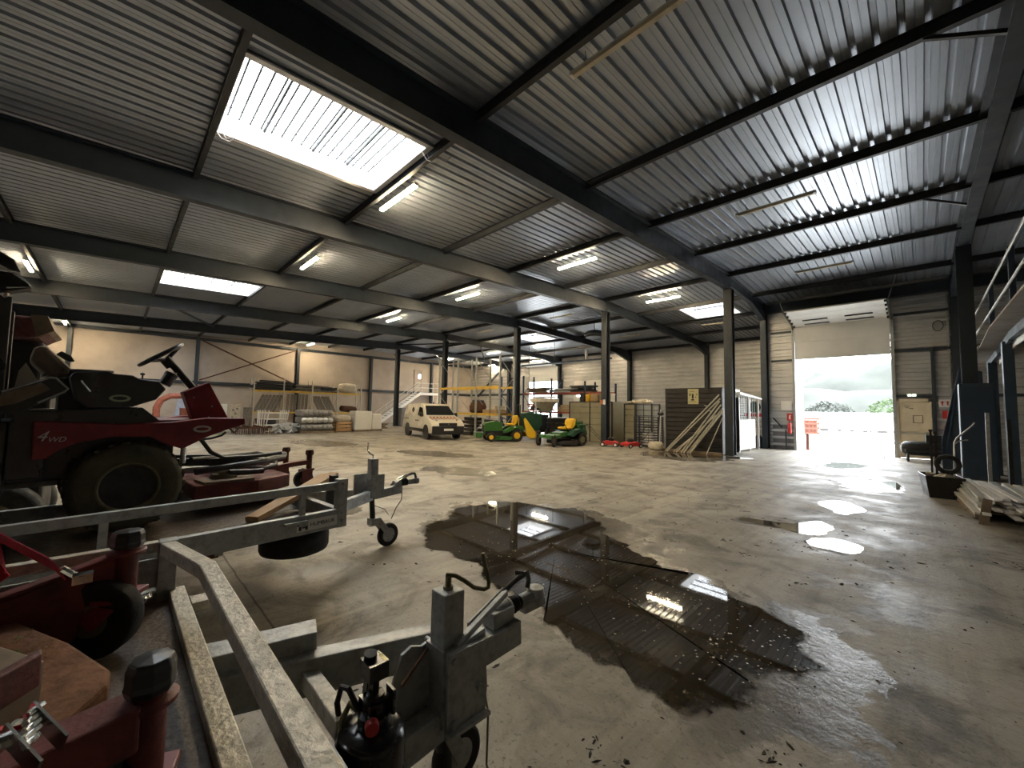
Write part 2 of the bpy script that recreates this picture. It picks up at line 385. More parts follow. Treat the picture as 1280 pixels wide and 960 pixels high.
# roof sheet -------------------------------------------------------------
SKY = [(-7.72, 1.02, 4.06), (-20.85, 1.02, 4.2), (-33.3, 1.02, 4.2), (-7.65, 20.5, 23.1), (-20.1, 20.5, 23.1), (-32.6, 20.5, 23.1), (-7.7, -9.6, -6.4), (-20.9, -9.6, -6.4), (-33.3, -9.6, -6.4)]  # last row, behind the camera, is unseen and added for its light
SW = 1.14
def roof_sheet():
    xs = []; zs = []
    x = XL
    while x < XR:
        for dx, dz in ((0, 0), (0.075, 0.0), (0.08, 0.006), (0.088, 0.006), (0.093, 0), (0.165, 0), (0.178, 0.066), (0.237, 0.066)):
            xs.append(x + dx); zs.append(dz)
        x += 0.25
    ys = sorted({YF, RIDGE, YD + 0.05, YB} | {a for s in SKY for a in s[1:]})
    vs = [(x, y, zroof(y) + z) for y in ys for x, z in zip(xs, zs)]
    n = len(xs); fs = []
    for j in range(len(ys) - 1):
        yc = (ys[j] + ys[j + 1]) / 2
        holes = [s[0] for s in SKY if s[1] <= yc <= s[2]]
        for i in range(n - 1):
            xc = (xs[i] + xs[i + 1]) / 2
            if any(abs(xc - h) < SW - 0.02 for h in holes): continue
            if yc > YD + 0.05 and xc > -5.25: continue
            fs.append((j * n + i, j * n + i + 1, (j + 1) * n + i + 1, (j + 1) * n + i))
    mb = MB(); mb.v = vs; mb.f = fs
    return mb
struct(roof_sheet().build('ceiling', 'roof'))

# skylights --------------------------------------------------------------
SKYN = ['window_%d' % (i + 1) for i in range(len(SKY))]
for k, (sx, y0, y1) in enumerate(SKY):
    t = bpy.data.objects.new(SKYN[k], None); COL.objects.link(t); struct(t)
    t.location = (sx, (y0 + y1) / 2, zroof((y0 + y1) / 2))
    h = (y1 - y0) / 2; sl = math.atan(0.0336 if y1 < RIDGE else -0.037)
    t.rotation_euler = (sl, 0, 0)
    up = 0.34
    m = MB()
    for s in (-1, 1):
        m.b2((s * SW, -h, -0.05), (s * (SW - 0.03), h, up)); m.b2((-SW, s * h, -0.05), (SW, s * (h - 0.03), up))
        m.b2((s * (SW + 0.08), -h - 0.08, -0.07), (s * (SW - 0.03), h + 0.08, -0.05)); m.b2((-SW - 0.08, s * (h + 0.08), -0.07), (SW + 0.08, s * (h - 0.03), -0.05))
    m.build('upstand_frame', 'white', t)
    MB().b2((-SW, -h, up), (SW, h, up + 0.02)).build('glazing', 'sky', t)
    g = MB()
    nb = 17
    for i in range(1, nb):
        y = -h + 2 * h * i / nb
        g.b2((-SW + 0.03, y - 0.014, up - 0.04), (SW - 0.03, y + 0.014, up - 0.01))
        if i in (4, 9, 13): g.b2((-SW + 0.03, y + 0.04, up - 0.07), (SW - 0.03, y + 0.075, up - 0.01))
    g.b2((-SW + 0.3, -h, up - 0.035), (-SW + 0.315, h, up - 0.02))
    g.build('glazing_bar', 'purlin', t)

# steel frame ------------------------------------------------------------
COLLBL = {0.95: 'dark steel column beside the blue platform rack', -5.25: 'dark steel column in front of the white barred hut', -10.85: 'dark steel column between the khaki cabins', -17.0: 'dark steel column behind the compact tractor mower', -24.4: 'dark steel column standing behind the white van', -31.4: 'dark steel column beside the white staircase'}
for i, x in enumerate(GX):
    mb = MB().ibeam((x, RIDGE, 0), (x, RIDGE, zsoff(RIDGE)), 0.30, 0.32, 0.02, 0.014, up=(0, 1, 0))
    mb.b2((x - 0.2, RIDGE - 0.2, 0), (x + 0.2, RIDGE + 0.2, 0.02))
    struct(mb.build('steel_column', 'frame'), COLLBL[x])
    ye = YD - 0.25 if i < 2 else YB - 0.25
    g = MB().ibeam((x, YF, zsoff(YF) + 0.29), (x, RIDGE + 0.15, zsoff(RIDGE + .15) + 0.29), 0.22, 0.58, 0.03, 0.02)
    struct(g.build('roof_beam', 'frame'), 'main roof beam carried by the ' + COLLBL[x].replace('dark steel ', ''))
    g = MB().ibeam((x, RIDGE, zsoff(RIDGE) + 0.33), (x, ye, zroof(ye) - 0.30), 0.20, 0.44, 0.025, 0.02)
    # haunch under the eave end
    zt = zroof(ye) - 0.5
    g.prism([(ye - 2.4, zroof(ye - 2.4) - 0.5), (ye, zt), (ye, zt - 0.42), (ye - 0.15, zt - 0.42)], 'x', x - 0.1, x + 0.1)
    struct(g.build('rafter_beam', 'frame'), 'sloping rafter behind the ' + COLLBL[x].replace('dark steel ', ''))
    c = MB().ibeam((x, ye + 0.02, 0), (x, ye + 0.02, zroof(ye) - 0.1), 0.24, 0.36, 0.02, 0.014, up=(0, 1, 0))
    struct(c.build('wall_column', 'frame'))
PY = [-15.2, -12.0, -8.8, -5.5, -2.26, 0.97, 4.2, 7.42, 10.42, 13.65, 16.95, 20.3, 23.5, 26.8, 30.1]
for y in PY:
    x1 = XR if y < YD else -5.25
    z = zroof(y)
    mb = MB()
    mb.b2((XL, y - 0.045, z - 0.19), (x1, y + 0.045, z - 0.178)); mb.b2((XL, y - 0.045, z - 0.012), (x1, y + 0.045, z)); mb.b2((XL, y - 0.006, z - 0.18), (x1, y + 0.006, z - 0.01))
    mb.b2((XL, y + 0.03, z - 0.18), (x1, y + 0.045, z - 0.15))
    struct(mb.build('purlin_beam', 'purlin'))
# fly braces of the beam over the platform and roof wind bracing
for y in (7.42, 13.65):
    z = zroof(y)
    struct(MB().bar((0.86, y, zsoff(y) + 0.10), (0.16, y, z - 0.18), 0.05, 0.05).build('brace_beam', 'purlin'))
def roof_pt(x, y, d=0.25): return (x, y, zroof(y) - d)
for a, b in ((roof_pt(-24.4, 0.97), roof_pt(-31.4, 4.2)), (roof_pt(-31.4, 17.0), roof_pt(-24.4, 20.3)), (roof_pt(-24.4, 20.3), roof_pt(-31.4, 26.8)), (roof_pt(-31.4, 20.3), roof_pt(-38, 26.8))):
    struct(MB().bar(a, b, 0.09, 0.09).build('brace_beam', 'frame'))

# walls ------------------------------------------------------------------
def clad(mb, x0, x1, z0, z1, y, side=-1, axis='x', pitch=0.32):
    """horizontally ribbed sheet on plane y (or x when axis == 'y')"""
    pr = []; z = math.floor(z0 / pitch) * pitch
    while z < z1:
        for dz, d in ((0, 0), (0.15, 0), (0.18, 0.055), (0.29, 0.055)):
            pr.append((z + dz, d))
        z += pitch
    pr = [(min(max(a, z0), z1), d) for a, d in pr if z0 - 0.05 <= a <= z1 + 0.05]
    def pt(t, p): return (t, y + side * p[1], p[0]) if axis == 'x' else (y + side * p[1], t, p[0])
    n = len(pr)
    mb.add([pt(x0, p) for p in pr] + [pt(x1, p) for p in pr], [(i, i + 1, n + i + 1, n + i) for i in range(n - 1)])
    # back skin
    b = y - side * 0.06
    if axis == 'x': mb.b2((x0, b - 0.03, z0), (x1, b + 0.03, z1))
    else: mb.b2((b - 0.03, x0, z0), (b + 0.03, x1, z1))
    return mb
w = MB()
clad(w, -5.3, -4.08, 0, 7.06, YD); clad(w, -4.08, -0.84, 5.0, 7.06, YD)
clad(w, -0.84, -0.76, 0, 7.06, YD); clad(w, -0.76, 0.24, 2.30, 7.06, YD); clad(w, 0.24, XR, 0, 7.06, YD)
struct(w.build('wall_door_side', 'clad'))
w = MB(); clad(w, XL, -28.5, 0, 6.8, YB); clad(w, -28.5, -24.7, 5.3, 6.8, YB); clad(w, -24.7, -5.3, 0, 6.8, YB)
struct(w.build('wall_back', 'clad'))
w = MB(); clad(w, YD, YB, 0, 7.04, -5.3, -1, 'y'); struct(w.build('wall_return', 'clad'))
w = MB(); clad(w, YF, YD, 0, 7.1, XR, -1, 'y'); struct(w.build('wall_right', 'clad'))
w = MB(); clad(w, XL, XR, 0, 6.2, YF, 1); struct(w.build('wall_front', 'clad'))
struct(MB().b2((XL - 0.2, YF, 0), (XL, YB + 0.1, 7.2)).build('wall_left', 'beige'))
struct(MB().b2((-5.0, YD - 0.05, 0), (-4.08, YD - 0.02, 1.12)).build('baseboard_door_side', 'dado'))
# eave beam, girts and posts of the wall with the big door
E_ = MB().b2((-5.2, YD - 0.28, 6.42), (XR, YD - 0.04, 6.8)); struct(E_.build('trim_1', 'frame'))
k = 2
for (x0, x1, z) in ((-5.0, -4.1, 5.45), (-5.0, -4.1, 4.12), (-0.84, 0.8, 5.70), (-0.84, 0.8, 4.24), (-0.8, 0.3, 2.44), (1.1, 6.8, 2.44), (1.1, 6.8, 4.24)):
    struct(MB().b2((x0, YD - 0.12, z - 0.05), (x1, YD - 0.02, z + 0.05)).build('trim_%d' % k, 'frame')); k += 1
struct(MB().b2((0.27, YD - 0.13, 0), (0.36, YD - 0.02, 4.24)).build('trim_%d' % k, 'frame')); k += 1
struct(MB().b2((0.72, YD - 0.1, 2.4), (0.78, YD - 0.04, 6.4)).build('trim_%d' % k, 'galv')); k += 1
# far wall: posts, girt, wind bracing
for y in (-9.0, -2.26, 4.21, 11.13, 17.75, 24.7):
    struct(MB().ibeam((XL + 0.17, y, 0), (XL + 0.17, y, 6.55 if y < 24 else 6.5), 0.22, 0.30, 0.02, 0.014, up=(1, 0, 0)).build('wall_column', 'frame'))
struct(MB().b2((XL + 0.02, YF, 3.04), (XL + 0.16, YB, 3.28)).build('trim_%d' % k, 'frame')); k += 1
struct(MB().b2((XL + 0.02, YF, 6.35), (XL + 0.22, YB, 6.55)).build('trim_%d' % k, 'frame')); k += 1
for a, b in (((4.4, 6.35), (11.0, 3.35)), ((4.4, 3.35), (11.0, 6.35))):
    struct(MB().bar((XL + 0.3, a[0], a[1]), (XL + 0.3, b[0], b[1]), 0.09, 0.09).build('brace_beam', 'rust'))
# girt and brace of back wall
struct(MB().b2((XL, YB - 0.16, 3.06), (-28.5, YB - 0.04, 3.26)).build('trim_%d' % k, 'frame')); k += 1
struct(MB().bar((-36.5, YB - 0.3, 3.0), (-32.0, YB - 0.3, 6.4), 0.16, 0.16).build('brace_beam', 'frame'))

# big open door: sections, tracks, windows --------------------------------
def sect_door(name, x0, x1, y, zopen, zt, yin, zin, win=True):
    d = bpy.data.objects.new(name, None); COL.objects.link(d); struct(d); d.location = ((x0 + x1) / 2, y, 0)
    ox, oy = (x0 + x1) / 2, y
    W = (x1 - x0) / 2 + 0.08
    path = [(-0.09, zopen), (-0.09, zopen + 0.78), (-0.16, zt)]
    for a, b in zip(path[:-1], path[1:]):
        p = MB().prism([(a[0], a[1] + 0.004), (b[0], b[1] - 0.004), (b[0] + 0.05, b[1] + 0.004), (a[0] + 0.05, a[1] + 0.004)], 'x', -W, W)
        p.build('door_section', 'doorpanel', d)
    n = 4
    for i in range(n):
        f0, f1 = i / n, (i + 1) / n
        a = (-0.12 + (yin + 0.16) * f0 - 0.0, zt + (zin - zt) * f0); b = (-0.16 + (yin + 0.16) * f1 + 0.012, zt + (zin - zt) * f1)
        p = MB().prism([a, b, (b[0], b[1] + 0.045), (a[0], a[1] + 0.045)], 'x', -W, W).build('door_section', 'doorpanel', d)
        if win and i in (0, 1):
            for xx in (-0.72, 0.72):
                q = MB()
                f = 0.5; yc = (a[0] + b[0]) / 2; zc = (a[1] + b[1]) / 2
                q.b2((xx - 0.44, yc - 0.10, zc - 0.012), (xx + 0.44, yc + 0.10, zc + 0.01))
                q.build('glazing', 'glassdark', p)
    for s in (-1, 1):
        x = s * (W + 0.06)
        MB().b2((x - 0.05, -0.14, 0), (x + 0.05, 0.05, zt + 0.1)).build('door_jamb', 'galv', d)
        tr = MB().tube([(x, -0.1, zopen), (x, -0.12, zt - 0.1), (x, -0.25, zt + 0.06), (x, yin, zin + 0.05)], 0.028, 6)
        for i in range(5):
            yy = -0.3 + (yin + 0.3) * i / 4.2
            tr.b2((x - s * 0.09 - 0.03, yy - 0.05, zt + (zin - zt) * i / 4.2 - 0.05), (x - s * 0.09 + 0.03, yy + 0.05, zt + (zin - zt) * i / 4.2 + 0.05))
        tr.build('door_track', 'darkmetal', d)
        MB().bar((x, yin + 0.1, zin + 0.05), (x + s * 0.25, yin + 0.1, zroof(y - 1.5) - 0.1), 0.03).build('track_hanger', 'galv', d)
    return d
sect_door('door_1', -3.97, -0.92, YD, 4.13, 5.62, -2.0, 5.98)
sect_door('door_3', -28.4, -24.85, YB, 4.4, 5.9, -2.4, 6.05, False)
# closed white dock door further along the back wall
d = bpy.data.objects.new('door_4', None); COL.objects.link(d); struct(d); d.location = (-21.0, YB - 0.1, 0)
for i in range(7): MB().b2((-1.75, -0.06, 0.62 * i + 0.005), (1.75, 0, 0.62 * i + 0.612)).build('door_section', 'doorpanel', d)
m = MB()
for x in (-1.1, -0.35, 0.4, 1.15): m.b2((x - 0.3, -0.08, 2.65), (x + 0.3, -0.05, 3.0))
m.build('glazing', 'sky', d)
# personnel door with panic bar
d = bpy.data.objects.new('door_2', None); COL.objects.link(d); struct(d); d.location = (-0.26, YD - 0.02, 0)
m = MB(); m.b2((-0.50, -0.1, 0), (-0.41, 0.06, 2.32)); m.b2((0.41, -0.1, 0), (0.50, 0.06, 2.32)); m.b2((-0.50, -0.1, 2.2), (0.50, 0.06, 2.32)); m.build('door_frame', 'cream', d)
lf = MB().b2((-0.41, -0.06, 0.02), (0.41, -0.01, 2.2)).build('door_leaf', 'cream', d)
m = MB(); m.cyl((-0.36, -0.13, 0.98), (0.36, -0.13, 0.98), 0.018); m.b2((-0.38, -0.15, 0.93), (-0.31, -0.05, 1.04)); m.b2((0.31, -0.15, 0.93), (0.38, -0.05, 1.04)); m.build('panic_bar', 'galv', lf)
m = MB(); m.b2((-0.02, -0.075, 1.38), (0.26, -0.06, 1.40)); m.b2((-0.02, -0.075, 1.66), (0.26, -0.06, 1.68)); m.b2((-0.02, -0.075, 1.38), (0, -0.06, 1.68)); m.b2((0.24, -0.075, 1.38), (0.26, -0.06, 1.68)); m.build('notice_frame', 'woodold', lf)
m = MB()
for x, z, w_ in ((-0.25, 2.02, 0.16), (-0.22, 1.96, 0.10), (-0.12, 1.93, 0.12)): m.b2((x, -0.066, z), (x + w_, -0.06, z + 0.018))
m.build('faded_writing', 'darkmetal', lf)

# outside ----------------------------------------------------------------
g = MB().b2((-70, YD + 0.1, -0.3), (60, 140, -0.03)); struct(g.build('ground_yard', 'yard'))
def hills(name, y0, x0, x1, hz, seed, mt, st):
    mb = MB(); nx, ny = 60, 10
    for j in range(ny):
        for i in range(nx):
            x = x0 + (x1 - x0) * i / (nx - 1); t = j / (ny - 1)
            h = hz * math.sin(t * PI * 0.55) * (0.72 + 0.5 * mnoise.noise((x * 0.028 + seed, t, 0)) + 0.16 * mnoise.noise((x * 0.16, t * 5, seed)) + 0.08 * mnoise.noise((x * 0.6, t * 9, seed)))
            mb.v.append((x, y0 + t * 18, max(-0.2, h) if j else -0.2))
    for j in range(ny - 1):
        for i in range(nx - 1):
            a = j * nx + i; mb.f.append((a, a + 1, a + nx + 1, a + nx))
    o = mb.build(name, mt, None, True, ang=80); tag(o, None, None, None, 'structure'); return o
hills('hill', 96, -70, 60, 15.0, 2.3, 'hill', 0)
hills('hill', 80, -60, 50, 7.0, 7.1, 'hill', 0)
# ------------------------------------------------------------------ strip lamps under the purlins
def make_lamp(lit):
    t = thing('strip_lamp', 'x', 'lamp')
    m = MB(); m.b2((-0.82, -0.045, -0.03), (0.82, 0.045, 0.0)); m.b2((-0.84, -0.05, -0.06), (-0.79, 0.05, 0.0)); m.b2((0.79, -0.05, -0.06), (0.84, 0.05, 0.0))
    m.build('housing', 'whitepl', t)
    MB().prism([(-0.045, -0.03), (-0.035, -0.075), (0.035, -0.075), (0.045, -0.03)], 'x', -0.79, 0.79).build('diffuser', 'led' if lit else 'lampoff', t)
    m = MB()
    for x in (-0.6, 0.6): m.tube([(x, 0, 0), (x, -0.03, 0.06), (x, 0.03, 0.1), (x, 0, 0.2)], 0.005, 5)
    m.build('hanger', 'darkmetal', t)
    return t
LIT = [(-8.46, 4.45, 'lit strip lamp beside the corner of the largest skylight'),
 (-14.62, 4.5, 'lit strip lamp one bay beyond the largest skylight, above the timber plank'),
 (-14.45, 11.25, 'lit strip lamp second in line behind the ceiling bay of the largest skylight'),
 (-8.3, 11.2, 'lit strip lamp glowing on the ribbed ceiling nearest the middle of the hall'),
 (-8.4, 18.05, 'lit strip lamp between the ridge and the skylight behind the front column'),
 (-21.6, 11.4, 'lit strip lamp above the yellow pallet rack with the van below'),
 (-36.0, 11.5, 'lit strip lamp against the top of the beige wall above the low yellow rack'),
 (-21.6, -2.4, 'lit strip lamp high above the mower seat, larger of two glowing over it'),
 (-35.7, -2.4, 'lit strip lamp by the beige wall top above the red tilted hood'),
 (-27.2, 24.3, 'lit strip lamp above the tall yellow rack, in front of the far corner'),
 (-34.5, 24.5, 'lit strip lamp over the white staircase landing'),
 (-21.2, 24.1, 'lit strip lamp under the skylight behind the thick column'),
 (-33.4, 29.9, 'lit strip lamp glowing in the far back corner of the hall'),
 (-27.0, 29.9, 'lit strip lamp over the open dock door at the back')]
UNLIT = [(-2.62, 4.5, 'unlit strip lamp hung above the puddle, nearest of the dark lamps'),
 (-2.4, 11.2, 'unlit strip lamp on the bright ribbed ceiling, second before the big door'),
 (-2.35, 17.85, 'unlit strip lamp on the ceiling closest to the big open door'),
 (-8.0, 24.05, 'unlit strip lamp directly under the skylight behind the front column'),
 (-13.8, 24.4, 'unlit strip lamp above the khaki cabins'),
 (-14.2, 17.75, 'unlit strip lamp above the zero-turn mower beside the hanging fan'),
 (-20.9, 17.85, 'unlit strip lamp above the tall yellow rack')]
src = {}
for lit, lst in ((True, LIT), (False, UNLIT)):
    for x, y, lb in lst:
        z = zroof(y) - 0.20
        if lit not in src:
            o = src[lit] = make_lamp(lit); o.location = (x, y, z); o['label'] = lb
        else: o = again(src[lit], (x, y, z), 0, lb)
        o['group'] = 'strip lamps under the ceiling'
t = thing('ceiling_fan_heater', 'dark round heater hung from the ceiling behind the second column', 'heater', (-13.9, 20.6, zroof(20.6) - 0.95))
m = MB(); m.lathe([(0.1, 0.42), (0.42, 0.36), (0.62, 0.2), (0.62, 0.1), (0.3, 0.0)], (0, 0, 0)); m.build('housing', 'frame', t, True)
m = MB(); m.lathe([(0.55, 0.1), (0.5, -0.02), (0.1, -0.04), (0, -0.04)], (0, 0, 0)); m.build('grille', 'darkmetal', t, True)
MB().cyl((0, 0, 0.4), (0, 0, 0.98), 0.02).build('hanging_rod', 'darkmetal', t)
for (x, y, lb) in ((-8.75, 1.1, 'loose pale cable hanging at the wall-side corner of the largest skylight'), (-6.75, 4.12, 'loose pale cable hanging between the largest skylight and its lamp')):
    z = zroof(y) - 0.06
    m = MB().tube([(0, -0.1, 0), (0.03, 0, -0.16), (0.1, 0.12, -0.2), (0.18, 0.2, -0.1), (0.28, 0.3, -0.16), (0.3, 0.42, 0)], 0.008, 5).tube([(0.05, -0.02, 0), (0.0, 0.08, -0.12), (0.12, 0.2, -0.06)], 0.006, 5)
    o = m.build('loose_cable', 'letter', None, True); o.location = (x, y, z); tag(o, lb, 'cable')
# puddles ----------------------------------------------------------------
def puddle(name, pts, label, seed, rough=0.16, z=0.003, div=5):
    P = []
    n = len(pts)
    for i in range(n):
        a = Vector((*pts[i - 1], 0)); b = Vector((*pts[i], 0)); c = Vector((*pts[(i + 1) % n], 0)); d = Vector((*pts[(i + 2) % n], 0))
        L = (c - b).length; k = max(2, int(L / 0.06)) if div > 1 else 1
        for j in range(k):
            t = j / k
            p = 0.5 * ((2 * b) + (c - a) * t + (2 * a - 5 * b + 4 * c - d) * t * t + (3 * b - a - 3 * c + d) * t ** 3)
            s = min(1.0, L)
            p += Vector((mnoise.noise((p.x * 2.3, p.y * 2.3, seed)), mnoise.noise((p.x * 2.3, p.y * 2.3, seed + 9)), 0)) * rough
            p += Vector((mnoise.noise((p.x * 9, p.y * 9, seed)), mnoise.noise((p.x * 9, p.y * 9, seed + 5)), 0)) * rough * 0.35
            P.append((p.x, p.y))
    cx = sum(q[0] for q in P) / len(P); cy = sum(q[1] for q in P) / len(P)
    mb = MB(); n = len(P); dep = []
    for f, d in ((1.0, 0.0), (0.93, 0.5), (0.8, 1.0)):
        for q in P: mb.v.append((cx + (q[0] - cx) * f, cy + (q[1] - cy) * f, z)); dep.append(d)
    for k in (0, 1): mb.f += [(k * n + i, k * n + (i + 1) % n, (k + 1) * n + (i + 1) % n, (k + 1) * n + i) for i in range(n)]
    mb.v.append((cx, cy, z)); dep.append(1.0)
    mb.f += [(2 * n + i, 2 * n + (i + 1) % n, 3 * n) for i in range(n)]
    me_ = mb.build(name, 'water')
    at_ = me_.data.attributes.new('depth', 'FLOAT', 'POINT')
    for i, d in enumerate(dep): at_.data[i].value = d
    return tag(me_, label, 'puddle')
puddle('puddle', [(-4.51, 2.85), (-5.32, 3.86), (-5.45, 4.81), (-4.52, 5.46), (-3.61, 5.49), (-3.0, 4.75), (-2.51, 4.54), (-1.84, 4.32), (-1.18, 4.15), (-0.84, 4.05), (-0.72, 3.7), (-0.54, 3.32), (-0.66, 3.0), (-0.62, 2.72), (-0.85, 2.42), (-1.3, 2.36), (-1.66, 2.46), (-2.05, 2.5), (-2.59, 2.59), (-3.18, 2.72)], 'large dark puddle on the concrete in front of the trailer couplings', 1.0, 0.22)
puddle('puddle', [(-1.31, 12.6), (-1.05, 13.6), (-0.5, 13.9), (-0.42, 12.6), (-0.9, 11.9)], 'bright shallow puddle nearest the black tub of offcuts', 2.0, 0.12)
puddle('puddle', [(-1.41, 9.54), (-1.17, 10.03), (-0.78, 9.53), (-0.93, 8.73), (-1.25, 9.05)], 'small bright puddle second out from the long dark puddle', 3.0, 0.1)
puddle('puddle', [(-1.38, 7.44), (-1.12, 7.9), (-0.95, 7.3), (-1.15, 6.85), (-1.6, 6.95), (-2.0, 6.9), (-2.1, 7.15), (-1.7, 7.3)], 'half dark half bright puddle in the middle of the floor', 4.0, 0.1)
puddle('puddle', [(-1.1, 6.51), (-0.9, 6.95), (-0.58, 6.73), (-0.62, 6.25), (-0.94, 6.25)], 'small bright puddle next to the long dark puddle', 5.0, 0.1)
puddle('puddle', [(-8.0, 15.6), (-6.5, 16.3), (-5.3, 16.5), (-4.5, 16.9), (-4.3, 16.3), (-5.2, 15.7), (-6.4, 14.7), (-7.2, 14.6)], 'dark puddle at the foot of the leaning tubes', 6.0, 0.12)
puddle('puddle', [(-2.29, 16.4), (-2.1, 18.0), (-1.32, 17.7), (-1.85, 15.9)], 'bright shallow puddle closest to the big door', 7.0, 0.15)
mb = MB(); rnd = random.Random(77)
for i in range(420):
    f = rnd.random()
    if i % 3 == 0: x, y, sp = -1.55, 3.55, 0.45
    elif i % 3 == 1: x, y, sp = -0.85 + rnd.uniform(-0.15, 0.1), 3.2, 0.35
    else: x, y, sp = -2.4 - rnd.random() * 1.6, 3.0 + rnd.random() * 1.2, 0.3
    x += rnd.gauss(0, sp); y += rnd.gauss(0, sp); s = rnd.uniform(0.003, 0.011); a = rnd.uniform(0, PI)
    if y < 2.4: continue
    n = 5; mb.add([(x + math.cos(a + 2 * PI * j / n) * s * rnd.uniform(0.5, 1.3), y + math.sin(a + 2 * PI * j / n) * s * rnd.uniform(0.5, 1.2), 0.0045) for j in range(n)] + [(x, y, 0.007)], [(j, (j + 1) % n, n) for j in range(n)])
tag(mb.build('leaf_litter', 'flake'), 'pale flakes and bubbles floating on the large puddle', 'litter', None, 'stuff')
# crumbs of dirt and leaves scattered over the floor: nobody would count them
mb = MB(); rnd = random.Random(11)
for i in range(900):
    if i < 560: x, y = rnd.uniform(-5.5, 1.2), rnd.uniform(1.0, 9.5)
    else: x, y = rnd.uniform(-13, 1.0), rnd.uniform(6, 21)
    if y > 13 and not (-4 < x < -0.8): continue
    if x < -3.2 and y < 1.9: continue
    s = rnd.choice((0.005, 0.006, 0.008, 0.012, 0.02)) * rnd.uniform(0.6, 1.2)
    a = rnd.uniform(0, PI); l = rnd.uniform(1, 2.8)
    ca, sa = math.cos(a), math.sin(a)
    vs = []
    for j in range(5):
        an = 2 * PI * j / 5; rr = s * rnd.uniform(0.5, 1.1)
        u, v = math.cos(an) * rr * l, math.sin(an) * rr
        vs.append((x + u * ca - v * sa, y + u * sa + v * ca, 0.001))
    vs.append((x, y, s * rnd.uniform(0.25, 0.6) + 0.002))
    mb.add(vs, [(j, (j + 1) % 5, 5) for j in range(5)])
for q in range(26):
    cx, cy = rnd.uniform(-3.0, 0.9), rnd.uniform(1.4, 8.0)
    if q < 6: cx, cy = ((-2.72, 1.92), (-1.15, 1.75), (-0.35, 2.3), (0.25, 2.9), (-0.55, 1.35), (0.4, 2.0))[q]
    for i in range(rnd.randrange(8, 26)):
        x, y, s, a = cx + rnd.gauss(0, 0.05), cy + rnd.gauss(0, 0.035), rnd.uniform(0.003, 0.011), rnd.uniform(0, PI)
        l = rnd.uniform(1.0, 3.5); ca, sa = math.cos(a), math.sin(a); vs = []
        for j in range(5):
            an = 2 * PI * j / 5; u, v = math.cos(an) * s * l, math.sin(an) * s * 0.7; vs.append((x + u * ca - v * sa, y + u * sa + v * ca, 0.001))
        vs.append((x, y, s * 0.7)); mb.add(vs, [(j, (j + 1) % 5, 5) for j in range(5)])
tag(mb.build('dirt', 'dirt'), 'dark crumbs of dirt and leaves scattered over the concrete', 'dirt', None, 'stuff')
# ------------------------------------------------------------------ far plant trailer (in front of the beige wall side)
A1 = R(5.5)
t1 = thing('plant_trailer', 'grey flatbed trailer carrying the red ride-on mower, with a small white-rimmed jockey wheel', 'trailer', (-4.5, 1.4, 0), A1)
m = MB()
for s in (-1, 1): m.b2((s * 0.93, -3.6, 0.60), (s * 0.87, 0, 0.755))
m.b2((-0.9, -0.06, 0.60), (0.9, 0, 0.75))
for y in (-0.9, -1.8, -2.7, -3.57): m.b2((-0.87, y - 0.03, 0.56), (0.87, y + 0.03, 0.62))
m.build('chassis', 'galv', t1, bevel=0.006)
m = MB()
for i in range(8): m.b2((-0.86 + i * 0.215, -3.56, 0.62), (-0.86 + i * 0.215 + 0.212, -0.07, 0.645))
m.build('deck', 'deck', t1)
for s in (-1, 1):
    r_ = MB().b2((s * 0.925, -3.55, 0.925), (s * 0.875, -0.03, 0.985)).build('side_rail', 'galv', t1, bevel=0.004)
    for y in (-0.35, -1.5, -2.6, -3.5): MB().b2((s * 0.92, y - 0.02, 0.66), (s * 0.88, y + 0.02, 0.93)).build('rail_post', 'galv', r_)
    m = MB().b2((s * 0.97, -0.50, 0.70), (s * 0.90, -0.36, 0.72)); m.b2((s * 0.97, -0.40, 0.68), (s * 0.93, -0.33, 0.72)); m.build('lashing_lug', 'galv', r_)
    m = MB().b2((s * 0.94, -0.07, 0.60), (s * 0.86, 0.015, 1.01))
    for z in (0.66, 0.72, 0.93, 0.97): m.cyl((s * 0.90, -0.03, z), (s * 0.955, -0.03, z), 0.012, 8)
    m.build('corner_post', 'galv', t1, bevel=0.004)
    m = MB(); m.bar((s * 0.50, -0.05, 0.62), (s * 0.05, 0.80, 0.62), 0.07, 0.11); m.build('drawbar_arm', 'galv', t1, bevel=0.005)
MB().b2((0.932, -0.40, 0.630), (0.937, -0.03, 0.715)).build('name_plate', 'whitepl', t1)
pl_ = t1.children[-1]
m = MB()
for (y0, y1, z0, z1) in ((-0.385, -0.365, 0.64, 0.705), (-0.335, -0.315, 0.64, 0.705), (-0.385, -0.33, 0.668, 0.68), (-0.36, -0.315, 0.655, 0.665)): m.b2((0.937, y0, z0), (0.939, y1, z1))
m.build('letter_mark', 'ink', pl_)
text('lettering', 'HUMBAUR', 0.043, 'ink', pl_, (0.9385, -0.195, 0.674), (R(90), 0, R(90)), 0.001)
m = MB(); m.bar((0, 0.72, 0.60), (0, 1.2, 0.63), 0.10, 0.10); m.b2((-0.07, 0.62, 0.55), (-0.04, 0.86, 0.86)); m.build('drawbar', 'galv', t1, bevel=0.006)
m = MB(); m.b2((0.025, 0.735, 0.60), (0.115, 0.825, 1.04)); m.b2((0.01, 0.72, 0.62), (0.13, 0.84, 0.64)); m.b2((0.01, 0.72, 0.80), (0.13, 0.84, 0.82)); m.b2((0.12, 0.73, 0.60), (0.135, 0.90, 0.86))
mast = m.build('jockey_mast', 'galv', t1, bevel=0.005)
MB().tube([(0.07, 0.78, 1.04), (0.07, 0.78, 1.075), (0.055, 0.77, 1.085), (0.02, 0.76, 1.10), (0.0, 0.75, 1.13), (0.0, 0.75, 1.22)], 0.010, 8).build('crank_handle', 'chrome', mast, True)
